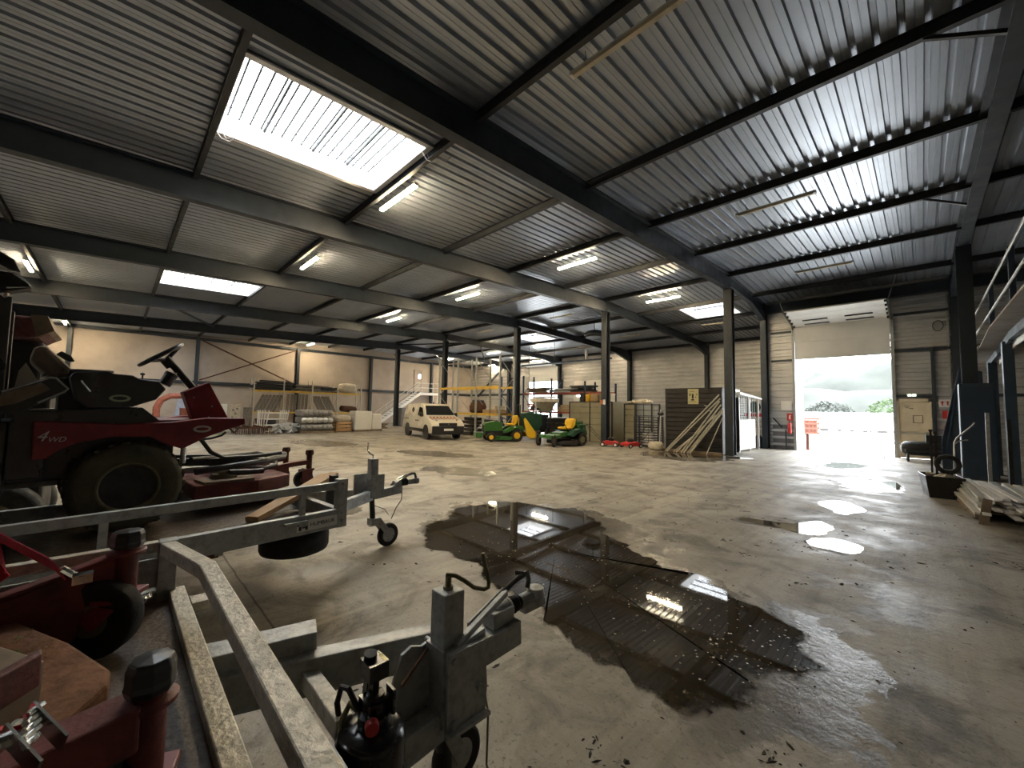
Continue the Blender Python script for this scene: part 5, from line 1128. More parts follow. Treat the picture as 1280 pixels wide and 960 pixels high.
# compressor by the personnel door
t = thing('air_compressor', 'dark horizontal air compressor in front of the cream personnel door', 'compressor', (-0.02, 20.9, 0), R(4))
m = MB().lathe([(0, -0.62), (0.16, -0.58), (0.24, -0.48), (0.26, -0.3), (0.26, 0.42), (0.22, 0.52), (0, 0.56)], (0, 0, 0.48), (1, 0, 0), 28); m.build('air_tank', 'darkmetal', t, True)
m = MB().b2((-0.5, -0.28, 0.36), (0.45, 0.28, 0.46)); m.build('shroud', 'black', t, bevel=0.03)
for x in (-0.42, 0.36):
    for y in (-0.18, 0.18): MB().cyl((x, y, 0), (x, y, 0.3), 0.035).build('leg', 'black', t, True)
m = MB().b2((0.05, -0.2, 0.70), (0.45, 0.2, 0.98)); m.lathe([(0.18, 0), (0.18, 0.05), (0, 0.06)], (0.44, 0, 0.84), (1, 0, 0)); m.build('motor', 'black', t, bevel=0.02)
MB().tube([(-0.55, 0, 0.6), (-0.75, 0.02, 0.65), (-0.95, 0.05, 0.5), (-1.05, 0.1, 0.2), (-1.06, 0.15, 0.02)], 0.016, 6).build('air_hose', 'galv', t, True)
# safety signs, extinguishers
def extinguisher(loc, rz, label):
    t = thing('fire_extinguisher', label, 'fire extinguisher', loc, rz)
    m = MB().lathe([(0.0, 0), (0.075, 0.01), (0.08, 0.03), (0.08, 0.42), (0.05, 0.5), (0.02, 0.53)], (0, 0, 0), n=20); m.build('cylinder', 'redbright', t, True)
    m = MB().b2((-0.02, -0.02, 0.53), (0.02, 0.02, 0.58)); m.bar((0, 0, 0.58), (0, -0.13, 0.61), 0.02); m.build('valve_handle', 'black', t)
    MB().tube([(0.02, -0.03, 0.55), (0.09, -0.07, 0.45), (0.09, -0.06, 0.15)], 0.012, 6).build('hose', 'black', t, True)
    return t
extinguisher((-4.30, YD - 0.22, 0.75), 0, 'red fire extinguisher hung left of the big open door')
extinguisher((0.62, YD - 0.22, 0.85), 0, 'red fire extinguisher hung beside the cream personnel door')
def sign(name, loc, w, h, mt, label, cat='sign', band_=None):
    t = thing(name, label, cat, loc); MB().b2((-w / 2, -0.006, -h / 2), (w / 2, 0.006, h / 2)).build('plate', mt, t); return t
t = sign('extinguisher_sign', (-4.30, YD - 0.13, 1.50), 0.22, 0.34, 'redbright', 'red safety sign above the extinguisher by the big door')
m = MB().b2((-0.03, -0.012, -0.1), (0.03, -0.006, 0.06)); m.b2((-0.015, -0.012, 0.06), (0.05, -0.006, 0.09)); m.build('pictogram', 'whitepl', t)
t = sign('notice_board', (-4.42, YD - 0.13, 2.02), 0.42, 0.42, 'whitepl', 'pale notice sheet on the cladding above the red safety sign')
t = sign('extinguisher_sign', (0.62, YD - 0.13, 1.72), 0.22, 0.30, 'redbright', 'red safety sign above the extinguisher near the cream door')
t = sign('assembly_sign', (0.58, YD - 0.13, 2.15), 0.3, 0.28, 'whitepl', 'small white pictogram sign on the cladding right of the cream door')
m = MB()
for x in (-0.08, 0.06): m.b2((x, -0.012, -0.08), (x + 0.04, -0.006, 0.08)); m.b2((x - 0.03, -0.012, 0.02), (x + 0.07, -0.006, 0.05))
m.build('pictogram', 'redbright', t)
t = thing('exit_sign', 'small lit green exit lamp above the cream personnel door', 'sign', (-0.28, YD - 0.14, 2.46)); MB().b2((-0.14, 0, -0.06), (0.14, 0.06, 0.06)).build('housing', 'whitepl', t, bevel=0.008)
m = MB().b2((-0.11, -0.006, -0.035), (-0.02, 0, 0.035)); m.b2((0.01, -0.006, -0.035), (0.11, 0, 0.035)); m.build('lit_panel', 'exitlit', t)
t = thing('hanging_cable_coil', 'coiled cable hung on the cladding high beside the big door', 'cable', (0.5, YD - 0.12, 5.1)); m = MB()
for i in range(3): m.tube([(0.14 * math.cos(2 * PI * j / 18), -0.02 * i, 0.2 * math.sin(2 * PI * j / 18)) for j in range(18)], 0.012, 5, closed=True)
m.build('coil', 'hose', t, True)
o = MB().tube([(0, 0, 0), (0.35, -0.05, -0.42), (0.38, -0.05, -0.44)], 0.03, 6).build('hanging_bar', 'darkmetal', None); o.location = (-4.95, YD - 0.2, 1.45); tag(o, 'dark sloping bar leaning on the cladding by the hut', 'bar')
o = MB().cyl((0, 0, 0), (0, 0, 0.9), 0.03).b2((-0.05, -0.04, 0), (0.05, 0.04, 0.02)).build('prop_post', 'black', None, True); o.location = (-4.45, YD - 0.2, 0); tag(o, 'short black post against the grey plinth', 'post')
# things outside in the yard
o = MB().cyl((0, 0, 0), (0, 0, 0.75), 0.07).lathe([(0.075, 0.7), (0.05, 0.78), (0, 0.8)], (0, 0, 0)).build('bollard', 'cageorange', None, True); o.location = (-3.82, YD + 0.9, -0.03); tag(o, 'orange bollard just outside the big open door', 'bollard')
t = thing('pallet_cage', 'orange stacked pallet cages standing in the bright yard', 'cage', (-6.4, 40, -0.03)); m = MB()
for i in range(5): m.b2((-0.5 + i * 0.25 - 0.03, -0.48, 0), (-0.5 + i * 0.25 + 0.03, -0.42, 1.4)); m.b2((-0.5 + i * 0.25 - 0.03, 0.42, 0), (-0.5 + i * 0.25 + 0.03, 0.48, 1.4))
for j in range(4): m.b2((-0.54, -0.52, 0.1 + j * 0.38), (0.54, -0.485, 0.24 + j * 0.38)); m.b2((-0.54, 0.485, 0.1 + j * 0.38), (0.54, 0.52, 0.24 + j * 0.38))
m.b2((-0.45, -0.40, 0.1), (0.45, 0.40, 1.2)); m.build('frame', 'cageorange', t)
t = thing('pallet_cage', 'pale stacked pallet cages beyond the orange ones in the yard', 'cage', (-4.2, 42, -0.03)); m = MB()
for i in range(7): m.b2((-1.2 + i * 0.4 - 0.03, -0.48, 0), (-1.2 + i * 0.4 + 0.03, 0.48, 1.4))
for j in range(4): m.b2((-1.25, -0.5, 0.1 + j * 0.40), (1.25, 0.5, 0.15 + j * 0.40))
m.build('frame', 'galv', t)
t = thing('yard_fence', 'long pale fence with a dark foot across the yard', 'fence', (-2, 52, -0.03)); m = MB().b2((-22, -0.05, 0.25), (22, 0.05, 1.9)); m.build('panel', 'yard', t)
m = MB()
for i in range(40): m.b2((-22 + i * 1.1, -0.1, 0), (-22 + i * 1.1 + 0.7, 0.1, 0.25))
m.build('foot_block', 'darkmetal', t)
for i in range(14): MB().b2((-21 + i * 3.2, -0.08, 0), (-21 + i * 3.2 + 0.1, 0.08, 2.0)).build('fence_post', 'galv', t)
def shrub(loc, r, h, label, mt, seed):
    mb = MB(); rnd = random.Random(seed)
    for i in range(900):
        u = rnd.uniform(-1, 1); a = rnd.uniform(0, 2 * PI); q = math.sqrt(1 - u * u); rr = rnd.uniform(0.75, 1.05)
        c = Vector((r * q * math.cos(a) * rr, r * q * math.sin(a) * rr, h / 2 + h / 2 * u * rr)); s = r * 0.11
        d = [Vector((rnd.uniform(-s, s), rnd.uniform(-s, s), rnd.uniform(-s, s))) for _ in range(3)]
        mb.add([c + e for e in d], [(0, 1, 2)])
    t = thing('shrub', label, 'shrub', loc); tag(mb.build('leaves', mt, t), kind='stuff'); MB().cyl((0, 0, 0), (0, 0, h * 0.5), 0.08).build('stem', 'rust', t)
shrub((-2.6, 66, 0), 2.2, 3.6, 'bright green shrub behind the yard fence near the door jamb', 'leaf', 3)
shrub((-8.5, 66, 0), 2.6, 3.2, 'pale green shrub behind the middle of the yard fence', 'hill', 5)
shrub((-14.5, 66, 0), 2.8, 3.2, 'pale green shrub behind the orange yard cages', 'hill', 8)
# ------------------------------------------------------------------ pallet racks
def rack(name, label, loc, ups, depth, axis, h, beams, um, bm, brace=True):
    """ups: upright positions along the axis; beams: list of (i0, i1, z)"""
    t = thing(name, label, 'rack', loc)
    def P(a, d, z): return (a, d, z) if axis == 'x' else (d, a, z)
    hs = h if isinstance(h, (list, tuple)) else [h] * len(ups)
    for a, hh in zip(ups, hs):
        for d in (0, depth):
            lo, hi = P(a - 0.045, d - 0.045, 0), P(a + 0.045, d + 0.045, hh); m = MB().b2(lo, hi); m.b2(P(a - 0.08, d - 0.08, 0), P(a + 0.08, d + 0.08, 0.015)); m.build('upright', um, t)
        if brace:
            m = MB(); n = max(2, int(hh / 1.15)); ad = abs(depth)
            for k in range(n):
                z0, z1 = 0.25 + k * (hh - 0.4) / n, 0.25 + (k + 1) * (hh - 0.4) / n
                d0, d1 = (0, depth) if k % 2 == 0 else (depth, 0)
                m.bar(P(a, d0, z0), P(a, d1, z1), 0.035, 0.025)
            m.build('frame_brace', um, t)
    for i0, i1, z in beams:
        for i in range(i0, i1):
            for d in (0, depth):
                MB().b2(P(ups[i] + 0.04, d - 0.03, z - 0.06), P(ups[i + 1] - 0.04, d + 0.03, z + 0.06)).build('beam', bm, t)
    return t
rack('pallet_rack', 'low rack with yellow beams and white posts along the beige wall', (-35.6, 0, 0), [7.5, 9.55, 11.7, 13.75, 15.85], -1.0, 'y', [3.66, 3.63, 3.66, 3.66, 3.64], [(0, 4, 2.69), (0, 4, 1.0)], 'galvcream', 'rackyellow')
rack('pallet_rack', 'tall rack with yellow beams and grey posts behind the van and the tractor mower', (0, 15.2, 0), [-22.3, -20.3, -18.5, -16.45], 1.1, 'x', [4.8, 4.75, 4.68, 4.62], [(0, 3, 2.86), (1, 3, 1.3)], 'galv', 'rackyellow')
rack('pallet_rack', 'navy rack with red beams in front of the open dock door', (0, 20.8, 0), [-22.3, -20.0, -17.4, -14.7, -13.2], 1.1, 'x', [4.05, 4.0, 3.72, 3.45, 3.3], [(1, 4, 2.72), (1, 4, 1.45)], 'racknavy', 'rackred')
# loads
def sheets(name, loc, size, n, mt, label, cat, seed=1, jit=0.15, group=None):
    rnd = random.Random(seed); t = thing(name, label, cat, loc, group=group)
    for i in range(n):
        w, d, h = size
        m = MB().box((rnd.uniform(-jit, jit), rnd.uniform(-jit, jit), h * (i + 0.5) / n), (w * rnd.uniform(0.8, 1.05), d * rnd.uniform(0.75, 1.1), h / n * 0.85), (R(rnd.uniform(-2, 2)), R(rnd.uniform(-2, 2)), R(rnd.uniform(-7, 7)))); m.build('sheet', mt, t)
    return t
sheets('sheet_bundle', (-36.1, 8.9, 2.76), (0.9, 2.6, 0.75), 6, 'darkpile', 'dark sheeting bundle on top of the low yellow rack, towards the mower', 'bundle', 3)
sheets('sheet_bundle', (-36.1, 11.6, 2.76), (0.9, 2.9, 0.55), 5, 'grate', 'grey board bundle on top of the low yellow rack, its middle', 'bundle', 5)
sheets('sheet_bundle', (-36.1, 13.0, 2.76), (0.9, 1.4, 0.4), 4, 'darkpile', 'short dark bundle on top of the low yellow rack beside the pale sack', 'bundle', 6)
def sack(loc, s, label, mt='sack', seed=0, name='sack'):
    mb = MB(); n, k = 16, 9
    for j in range(k):
        v = -1 + 2 * j / (k - 1)
        for i in range(n):
            a = 2 * PI * i / n; c, sn = math.cos(a), math.sin(a)
            q = (1 - abs(v) ** 3.2) ** 0.45 if abs(v) < 1 else 0.02
            x = math.copysign(abs(c) ** 0.55, c) * q; y = math.copysign(abs(sn) ** 0.55, sn) * q
            w = 1 + 0.22 * mnoise.noise((x * 2 + seed, y * 2, v * 2 + seed))
            mb.v.append((x * s[0] * w, y * s[1] * w, (v + 1) * s[2] / 2 * w))
    mb.f = [(j * n + i, j * n + (i + 1) % n, (j + 1) * n + (i + 1) % n, (j + 1) * n + i) for j in range(k - 1) for i in range(n)] + [tuple(reversed(range(n))), tuple((k - 1) * n + i for i in range(n))]
    o = mb.build(name, mt, None, True, ang=80); o.location = loc; return tag(o, label, name.replace('_', ' '))
sack((-36.0, 14.7, 2.75), (0.45, 0.75, 0.9), 'pale creased sack on top of the low yellow rack at its stair end')
rnd = random.Random(9); k = 0
for (y0, y1, lean) in ((7.8, 9.35, 0.55), (9.8, 11.5, 0.12), (12.0, 13.5, -0.45)):
    n = 6
    for i in range(n):
        y = y0 + (y1 - y0) * (i + 0.5) / n
        o = MB().bar((0.05 * (i % 2), 0, 0), (-0.30, lean * 1.2, 1.45 - abs(lean) * 0.25), 0.20, 0.03, up=(1, 0, 0)).build('slatted_duckboard', 'grate', None); o.location = (-35.75 - 0.04 * (i % 3), y - lean * 0.6, 1.07)
        tag(o, 'grey slatted panel leaning on the lower level of the low yellow rack', 'panel', 'slatted panels in the low yellow rack')
for y, mt, lb in ((8.5, 'darkpile', 'dark heap under the low yellow rack, at its mower end'), (12.4, 'grate', 'grey heap under the low yellow rack, past its middle'), (14.9, 'rust', 'rusty heap on the lower level of the low yellow rack')):
    sack((-36.0, y, 0 if mt != 'rust' else 1.06), (0.4, 0.7, 0.6), lb, mt, y, 'heap')
# loads of the tall rack
t = thing('wicker_drum', 'dark brown round drum on the lower beams of the tall yellow rack', 'drum', (-18.95, 15.75, 1.36)); m = MB().lathe([(0.40, 0), (0.5, 0.1), (0.52, 0.4), (0.42, 0.62), (0.36, 0.66)], (0, 0, 0), n=20); m.build('drum', 'rust', t, True); MB().lathe([(0.38, 0.66), (0.36, 0.76), (0, 0.78)], (0, 0, 0), n=20).build('lid', 'browncab', t, True)
for i, (x, z, w_, h_, mt, lb) in enumerate(((-17.75, 1.36, 0.6, 0.22, 'card', 'long flat orange-brown carton on the lower beams of the tall yellow rack'), (-17.1, 1.36, 0.5, 0.22, 'card', 'shorter flat carton at the end of the lower beams of the tall yellow rack'), (-17.15, 1.59, 0.36, 0.2, 'sack', 'pale carton stacked on the flat cartons of the tall yellow rack'))):
    t = thing('carton', lb, 'box', (x, 15.75, z)); MB().b2((-w_ / 2, -0.4, 0), (w_ / 2, 0.4, h_)).build('carton_body', mt, t, bevel=0.01); MB().b2((-w_ / 2, -0.02, h_), (w_ / 2, 0.02, h_ + 0.003)).build('tape', 'letter', t)
for i, (x, h_, mt, lb) in enumerate(((-21.6, 0.7, 'rust', 'brown pallet stack on the floor under the tall yellow rack, van side'), (-19.5, 1.1, 'browncab', 'dark crate stack on the floor under the tall yellow rack, its middle'), (-17.4, 1.0, 'black', 'black crate stack on the floor under the tall yellow rack, mower side'))):
    sheets('crate_stack', (x, 15.75, 0), (1.1, 0.8, h_), 5, mt, lb, 'crate', i + 30, 0.05)
for i, (x, z, mt, sz, lb) in enumerate(((-18.9, 2.80, 'woodold', (1.9, 0.9, 0.35), 'grey board stack on the red beams left of the dock opening'), (-16.6, 2.80, 'galv', (2.3, 0.9, 0.25), 'flat grey sheet stack on the red beams over the white spreader'), (-15.2, 2.80, 'darkpile', (1.5, 0.9, 0.42), 'dark folded sheeting on the red beams, above the khaki cabin'), (-18.8, 1.53, 'rackred', (1.9, 0.9, 0.5), 'red and brown bundle on the lower red beams behind the collector'), (-16.0, 1.53, 'card', (2.0, 0.9, 0.45), 'brown bundle on the lower red beams behind the white spreader'))):
    sheets('sheet_stack', (x, 21.35, z), sz, 4, mt, lb, 'stack', i + 50, 0.08)
# ------------------------------------------------------------------ goods on the floor before the beige wall
t = thing('harrow', 'rusty spiked harrow lying on the floor before the low rack', 'harrow', (-26.2, 5.5, 0)); m = MB()
for i in range(5): m.bar((-0.7 + i * 0.35, -0.85, 0.35), (-0.7 + i * 0.35, 0.85, 0.35), 0.06, 0.06)
for j in range(4): m.bar((-0.8, -0.8 + j * 0.53, 0.42), (0.8, -0.8 + j * 0.53, 0.42), 0.06, 0.06)
m.build('frame', 'rust', t); m = MB()
for i in range(5):
    for j in range(9): m.cyl((-0.7 + i * 0.35, -0.8 + j * 0.2, 0.35), (-0.68 + i * 0.35, -0.8 + j * 0.2, 0.0), 0.02, 5)
m.build('spikes', 'rust', t); m = MB()
for j in range(6): m.lathe([(0.0, -0.02), (0.27, -0.01), (0.27, 0.01), (0, 0.02)], (0.2, -0.6 + j * 0.22, 0.55), (0.2, 1, 0), 14)
m.build('discs', 'rust', t, True)
for i in range(5):
    t = thing('tube_gate', 'white tube gate leaning in a bundle behind the rusty harrow', 'gate', (-26.7 + 0.12 * i, 6.45 + 0.05 * i, 0), R(6 * i - 12), 'white tube gates'); m = MB()
    tl = 0.08 * i
    for z in (0.1, 0.45, 0.8, 1.15): m.cyl((tl * z, -0.55, z), (tl * z, 0.55, z), 0.03, 6)
    for y in (-0.55, 0.55): m.cyl((0, y, 0), (tl * 1.3, y, 1.3), 0.035, 6)
    m.build('tube_frame', 'whitepl', t)
rnd = random.Random(14)
for i in range(16):
    w_, l_ = rnd.uniform(0.25, 0.5), rnd.uniform(0.6, 1.2); lay = i // 6
    o = MB().prism([(-w_ / 2, 0), (0, rnd.uniform(0.06, 0.16)), (w_ / 2, 0), (w_ / 2, 0.02), (0, 0.20), (-w_ / 2, 0.02)], 'y', -l_ / 2, l_ / 2).build('scrap_sheet', ('alu', 'whitepl', 'galv')[i % 3], None)
    o.location = (-26.0 + rnd.uniform(-0.5, 0.5), 7.25 + rnd.uniform(-0.55, 0.55), 0.01 + lay * 0.17); o.rotation_euler = (R(rnd.uniform(-8, 8)), R(rnd.uniform(-8, 8)), rnd.uniform(0, PI)); tag(o, 'bent bright metal scrap strip in the heap beside the film wrapped stack', 'scrap', 'scrap strips on the floor')
t = thing('wrapped_stack', 'tall stack of grey goods wrapped in shiny film on the floor', 'stack', (-26.0, 8.7, 0)); MB().b2((-0.7, -0.95, 0), (0.7, 0.95, 0.13)).build('pallet', 'woodold', t)
rnd = random.Random(3)
for lay in range(3):
    o = MB().b2((-0.65, -0.9, 0.14 + lay * 0.42), (0.65, 0.9 - 0.2 * (lay == 2), 0.52 + lay * 0.42)).build('layer', 'greymesh', t, bevel=0.09)
    m = MB()
    for j in range(6): m.lathe([(0.0, 0), (0.16, 0.02), (0.18, 0.12), (0.1, 0.2), (0, 0.22)], (0.6, -0.75 + j * 0.29, 0.33 + lay * 0.42), (1, 0, 0.1), 10)
    m.build('bulge', 'alu' if lay % 2 else 'greymesh', o, True)
t = thing('wooden_crate', 'low wooden crate between the film wrapped stack and the white pallet', 'crate', (-26.0, 10.35, 0)); m = MB()
for z in (0.1, 0.3, 0.5):
    for s in (-1, 1): m.b2((s * 0.45, -0.5, z), (s * 0.42, 0.5, z + 0.14)); m.b2((-0.45, s * 0.5, z), (0.45, s * 0.47, z + 0.14))
for sx in (-1, 1):
    for sy in (-1, 1): m.b2((sx * 0.45, sy * 0.5, 0), (sx * 0.38, sy * 0.43, 0.66))
m.b2((-0.45, -0.5, 0.04), (0.45, 0.5, 0.1)); m.build('slats', 'wood', t)
sack((-26.0, 10.35, 0.55), (0.42, 0.5, 0.5), 'pale crumpled sack lying in the low wooden crate', seed=4)
def wrapped(loc, s, label, seed):
    t = thing('wrapped_pallet', label, 'pallet', loc); MB().b2((-s[0] / 2, -s[1] / 2, 0), (s[0] / 2, s[1] / 2, 0.13)).build('pallet_base', 'woodold', t)
    mb = MB(); n = 8
    o = MB().b2((-s[0] / 2, -s[1] / 2, 0.02), (s[0] / 2, s[1] / 2, s[2])).build('film', 'whitefilm', t, bevel=0.08); return t
wrapped((-26.0, 11.6, 0), (1.0, 1.15, 1.32), 'tall white film wrapped pallet, biggest white block by the stairs', 1)
wrapped((-26.1, 12.6, 0), (0.9, 0.7, 1.15), 'narrow white film wrapped pallet next to the biggest white block', 2)
t = thing('metal_cabinet', 'grey metal cabinet standing behind the rear of the van', 'cabinet', (-31.6, 17.7, 0)); MB().b2((-0.7, -0.35, 0.0), (0.7, 0.35, 1.55)).build('body', 'dado', t, bevel=0.01); MB().b2((-0.66, -0.37, 0.1), (-0.02, -0.35, 1.5)).build('door', 'galv', t); MB().b2((0.02, -0.37, 0.1), (0.66, -0.35, 1.5)).build('door', 'galv', t)
sheets('timber_stack', (-28.5, 14.0, 0), (0.9, 1.2, 0.35), 4, 'woodold', 'low brown timber stack between the white pallets and the van', 'stack', 71, 0.05)
# white staircase ---------------------------------------------------------
t = thing('staircase', 'white steel staircase with handrails climbing the beige wall to a high door', 'staircase', (-37.2, 18.2, 0)); H_ = 3.18; L_ = 4.6
for s in (-0.45, 0.45):
    m = MB().bar((s, 0, 0.0), (s, L_, H_ - 0.05), 0.05, 0.26); m.b2((s - 0.025, L_, H_ - 0.26), (s + 0.025, L_ + 2.1, H_)); m.build('stringer', 'white', t)
    m = MB()
    for z in (0.5, 1.0): m.tube([(s, 0.1, 0.1 + z), (s, L_, H_ + z), (s, L_ + 2.1, H_ + z)], 0.022, 6)
    for f in (0.02, 0.27, 0.52, 0.77, 1.0): m.cyl((s, L_ * f, H_ * f), (s, L_ * f, H_ * f + 1.0), 0.02, 6)
    for y in (0.7, 1.4, 2.1): m.cyl((s, L_ + y, H_), (s, L_ + y, H_ + 1.0), 0.02, 6)
    m.build('handrail', 'whitepl', t)
m = MB()
for i in range(16): m.b2((-0.43, L_ * (i + 0.3) / 16, H_ * (i + 0.7) / 16 - 0.02), (0.43, L_ * (i + 1.2) / 16, H_ * (i + 0.7) / 16 + 0.02))
m.build('treads', 'galv', t); MB().b2((-0.45, L_, H_ - 0.05), (0.45, L_ + 2.1, H_)).build('landing', 'white', t)
m = MB().b2((-0.45, L_ + 2.0, 0), (-0.37, L_ + 2.08, H_)).b2((0.37, L_ + 2.0, 0), (0.45, L_ + 2.08, H_)); m.build('landing_post', 'white', t)
d = bpy.data.objects.new('door_5', None); COL.objects.link(d); struct(d); d.location = (XL + 0.03, 23.1, 3.2)
m = MB().b2((-0.02, -0.48, 0), (0.05, -0.42, 2.4)).b2((-0.02, 0.42, 0), (0.05, 0.48, 2.4)).b2((-0.02, -0.48, 2.34), (0.05, 0.48, 2.4)); m.build('door_frame', 'beige', d); MB().b2((-0.02, -0.42, 0), (0.03, 0.42, 2.34)).build('door_leaf', 'beige', d)
MB().b2((0.02, 0.05, 1.5), (0.04, 0.3, 1.95)).build('glazing', 'sky', d)
# clutter seen under the mower's dash -------------------------------------
t = thing('wood_chipper', 'wood chipper with a curved orange chute standing before the beige wall', 'chipper', (-24.0, 1.7, 0)); m = MB().b2((-0.5, -0.4, 0.45), (0.5, 0.5, 1.0)); m.b2((-0.1, -0.6, 0.5), (0.1, 1.2, 0.58)); m.build('body', 'darkmetal', t, bevel=0.03)
m = MB(); pts = [(0, -0.35, 0.95), (0, -0.36, 1.4), (0, -0.22, 1.75), (0, 0.1, 1.95), (0, 0.5, 1.96)]; m.tube(pts, 0.13, 8); m.build('chute', 'coral', t, True)
for s in (-1, 1): wheel('tyre', (s * 0.6, 0.0, 0.3), 0.3, 0.2, t, (1, 0, 0), 0.16)
MB().prism([(-0.45, 1.0), (0.5, 1.0), (0.75, 1.4), (-0.6, 1.4)], 'y', 0.5, 0.9).build('feed_hopper', 'coral', t)
for i, (y, w_, h_, mt, lb) in enumerate(((2.45, 0.5, 1.85, 'bluepl', 'pale blue panel leaning behind the orange chute'), (2.95, 0.45, 1.6, 'galv', 'narrow grey panel leaning next to the pale blue panel'))):
    o = MB().bar((0.1, -0.1, 0.0), (-0.25, 0.15, h_), w_, 0.04, up=(1, 0, 0)).build('leaning_board', mt, None); o.location = (-27.0, y, 0); tag(o, lb, 'panel')
for i, (x, y, w_, h_, mt, lb) in enumerate(((-33.5, 3.3, 0.8, 1.2, 'whitepl', 'white cupboard carcass against the beige wall behind the orange chute'), (-33.5, 5.25, 0.55, 1.62, 'white', 'plain white board standing at the mower end of the low rack'), (-33.5, 6.0, 0.6, 1.62, 'sack', 'spotted cream board standing between the white and the grey boards'), (-33.5, 6.75, 0.55, 1.4, 'grate', 'grey mesh board standing against the low rack post'))):
    t = thing('board', lb, 'board', (x, y, 0)); MB().b2((-0.03 if i else -0.3, -w_ / 2, 0), (0.03 if i else 0.3, w_ / 2, h_)).build('panel', mt, t)
    m = MB()
    if i == 2:
        for a, b in ((-0.12, 1.2), (0.1, 1.3), (0.02, 0.95), (-0.16, 0.7)): m.lathe([(0.07, 0), (0.07, 0.004), (0, 0.004)], (0.03, a, b), (1, 0, 0), 10)
        m.build('dark_patch', 'grate', t)
    elif i == 0:
        for z in (0.35, 0.75): m.b2((0.3, -w_ / 2 + 0.04, z), (0.305, w_ / 2 - 0.04, z + 0.04))
        m.build('shelf_edge', 'grate', t)
for i, (y, lb) in enumerate(((1.0, 'dark low trailer frame under the orange chute'), (3.9, 'beige bench frame near the white cupboard carcass'))):
    t = thing('bench_frame', lb, 'frame', (-27.5, y, 0)); m = MB()
    for sx in (-0.5, 0.5):
        for sy in (-0.45, 0.45): m.b2((sx - 0.03, sy - 0.03, 0), (sx + 0.03, sy + 0.03, 0.75))
    m.b2((-0.55, -0.5, 0.72), (0.55, 0.5, 0.8)); m.b2((-0.55, -0.5, 0.3), (0.55, 0.5, 0.35)); m.build('frame', ('darkmetal', 'galvcream')[i], t)
# raised red hood of the machine behind the mower
t = thing('raised_hood_machine', 'machine with a raised muddy red hood standing behind the mower seat', 'machine', (-7.2, -0.75, 0)); m = MB().b2((-0.5, -0.45, 0.35), (0.5, 0.25, 1.75)); m.b2((-0.3, -0.2, 1.75), (0.3, 0.15, 2.3)); m.b2((-0.4, -0.35, 1.9), (-0.3, 0.1, 2.2)); m.build('body', 'darkmetal', t, bevel=0.03)
m = MB().prism([(-0.25, 2.28), (0.12, 2.33), (0.22, 2.42), (0.16, 2.56), (-0.2, 2.55), (-0.3, 2.42)], 'x', -0.45, 0.45); m.build('hood', 'mudred', t, bevel=0.03)
m = MB().prism([(0.10, 2.33), (0.23, 2.42), (0.17, 2.58), (0.05, 2.57)], 'x', -0.47, 0.47); m.build('mud_crust', 'woodold', t)
for s in (-1, 1): wheel('tyre', (s * 0.55, -0.1, 0.4), 0.4, 0.25, t, (1, 0, 0), 0.2)
# ------------------------------------------------------------------ khaki cabins, cages, dark container
def cabin(x0, x1, y0, y1, h, label):
    t = thing('site_cabin', label, 'cabin', ((x0 + x1) / 2, y0, 0)); W = (x1 - x0) / 2; n = 2 if x1 - x0 > 1.5 else 1
    MB().b2((-W, 0.03, 0), (W, y1 - y0, h)).build('body', 'shed', t)
    for i in range(n):
        a, b = -W + 2 * W * i / n, -W + 2 * W * (i + 1) / n; m = MB()
        k_ = 7
        for j in range(k_): m.prism([(0.03, h * j / k_), (0.0, h * j / k_ + 0.03), (0.0, h * (j + 1) / k_ - 0.03), (0.03, h * (j + 1) / k_)], 'x', a + 0.03, b - 0.03)
        m.build('panel', 'shed', t)
    m = MB()
    for i in range(n + 1): x = -W + 2 * W * i / n; m.b2((x - 0.035, -0.015, 0), (x + 0.035, 0.05, h))
    m.b2((-W, -0.015, h - 0.05), (W, 0.05, h)); m.build('corner_strip', 'browncab', t); return t
cabin(-13.65, -11.0, 17.9, 20.2, 2.1, 'wide khaki cabin with ribbed panels behind the zero-turn mower')
cabin(-10.35, -9.75, 18.0, 20.0, 2.0, 'narrow khaki cabin half hidden behind the hall column')
for i, (x, w_, h_, mt, lb) in enumerate(((-13.35, 0.4, 0.28, 'whitepl', 'white box at the far end of the wide khaki cabin roof'), (-12.98, 0.30, 0.48, 'black', 'black drum box on the wide khaki cabin roof'), (-12.62, 0.28, 0.40, 'yellow', 'yellow canister on the wide khaki cabin roof'), (-12.22, 0.42, 0.42, 'card', 'brown carton beside the yellow canister on the cabin roof'), (-11.75, 0.42, 0.38, 'woodold', 'grey-brown carton in the middle of the cabin roof row'), (-11.35, 0.36, 0.44, 'sack', 'pale bag at the column end of the cabin roof row'))):
    t = thing('stored_box', lb, 'box', (x, 18.3, 2.1)); MB().b2((-w_ / 2, -0.2, 0), (w_ / 2, 0.2, h_)).build('box_body', mt, t, bevel=0.03); MB().b2((-w_ / 2 - 0.01, -0.21, h_ - 0.07), (w_ / 2 + 0.01, 0.21, h_ - 0.03)).build('rim', mt, t)
rnd = random.Random(31)
for i in range(9):
    o = sack((-10.25 + (i % 5) * 0.28, 18.25 + 0.2 * (i // 5), 2.0), (0.13, 0.13, rnd.uniform(0.14, 0.26)), 'lump of pale rubble heaped on the narrow khaki cabin and cage', 'sack', i * 1.7, 'rubble_lump'); o['group'] = 'rubble lumps on the cabin roof'
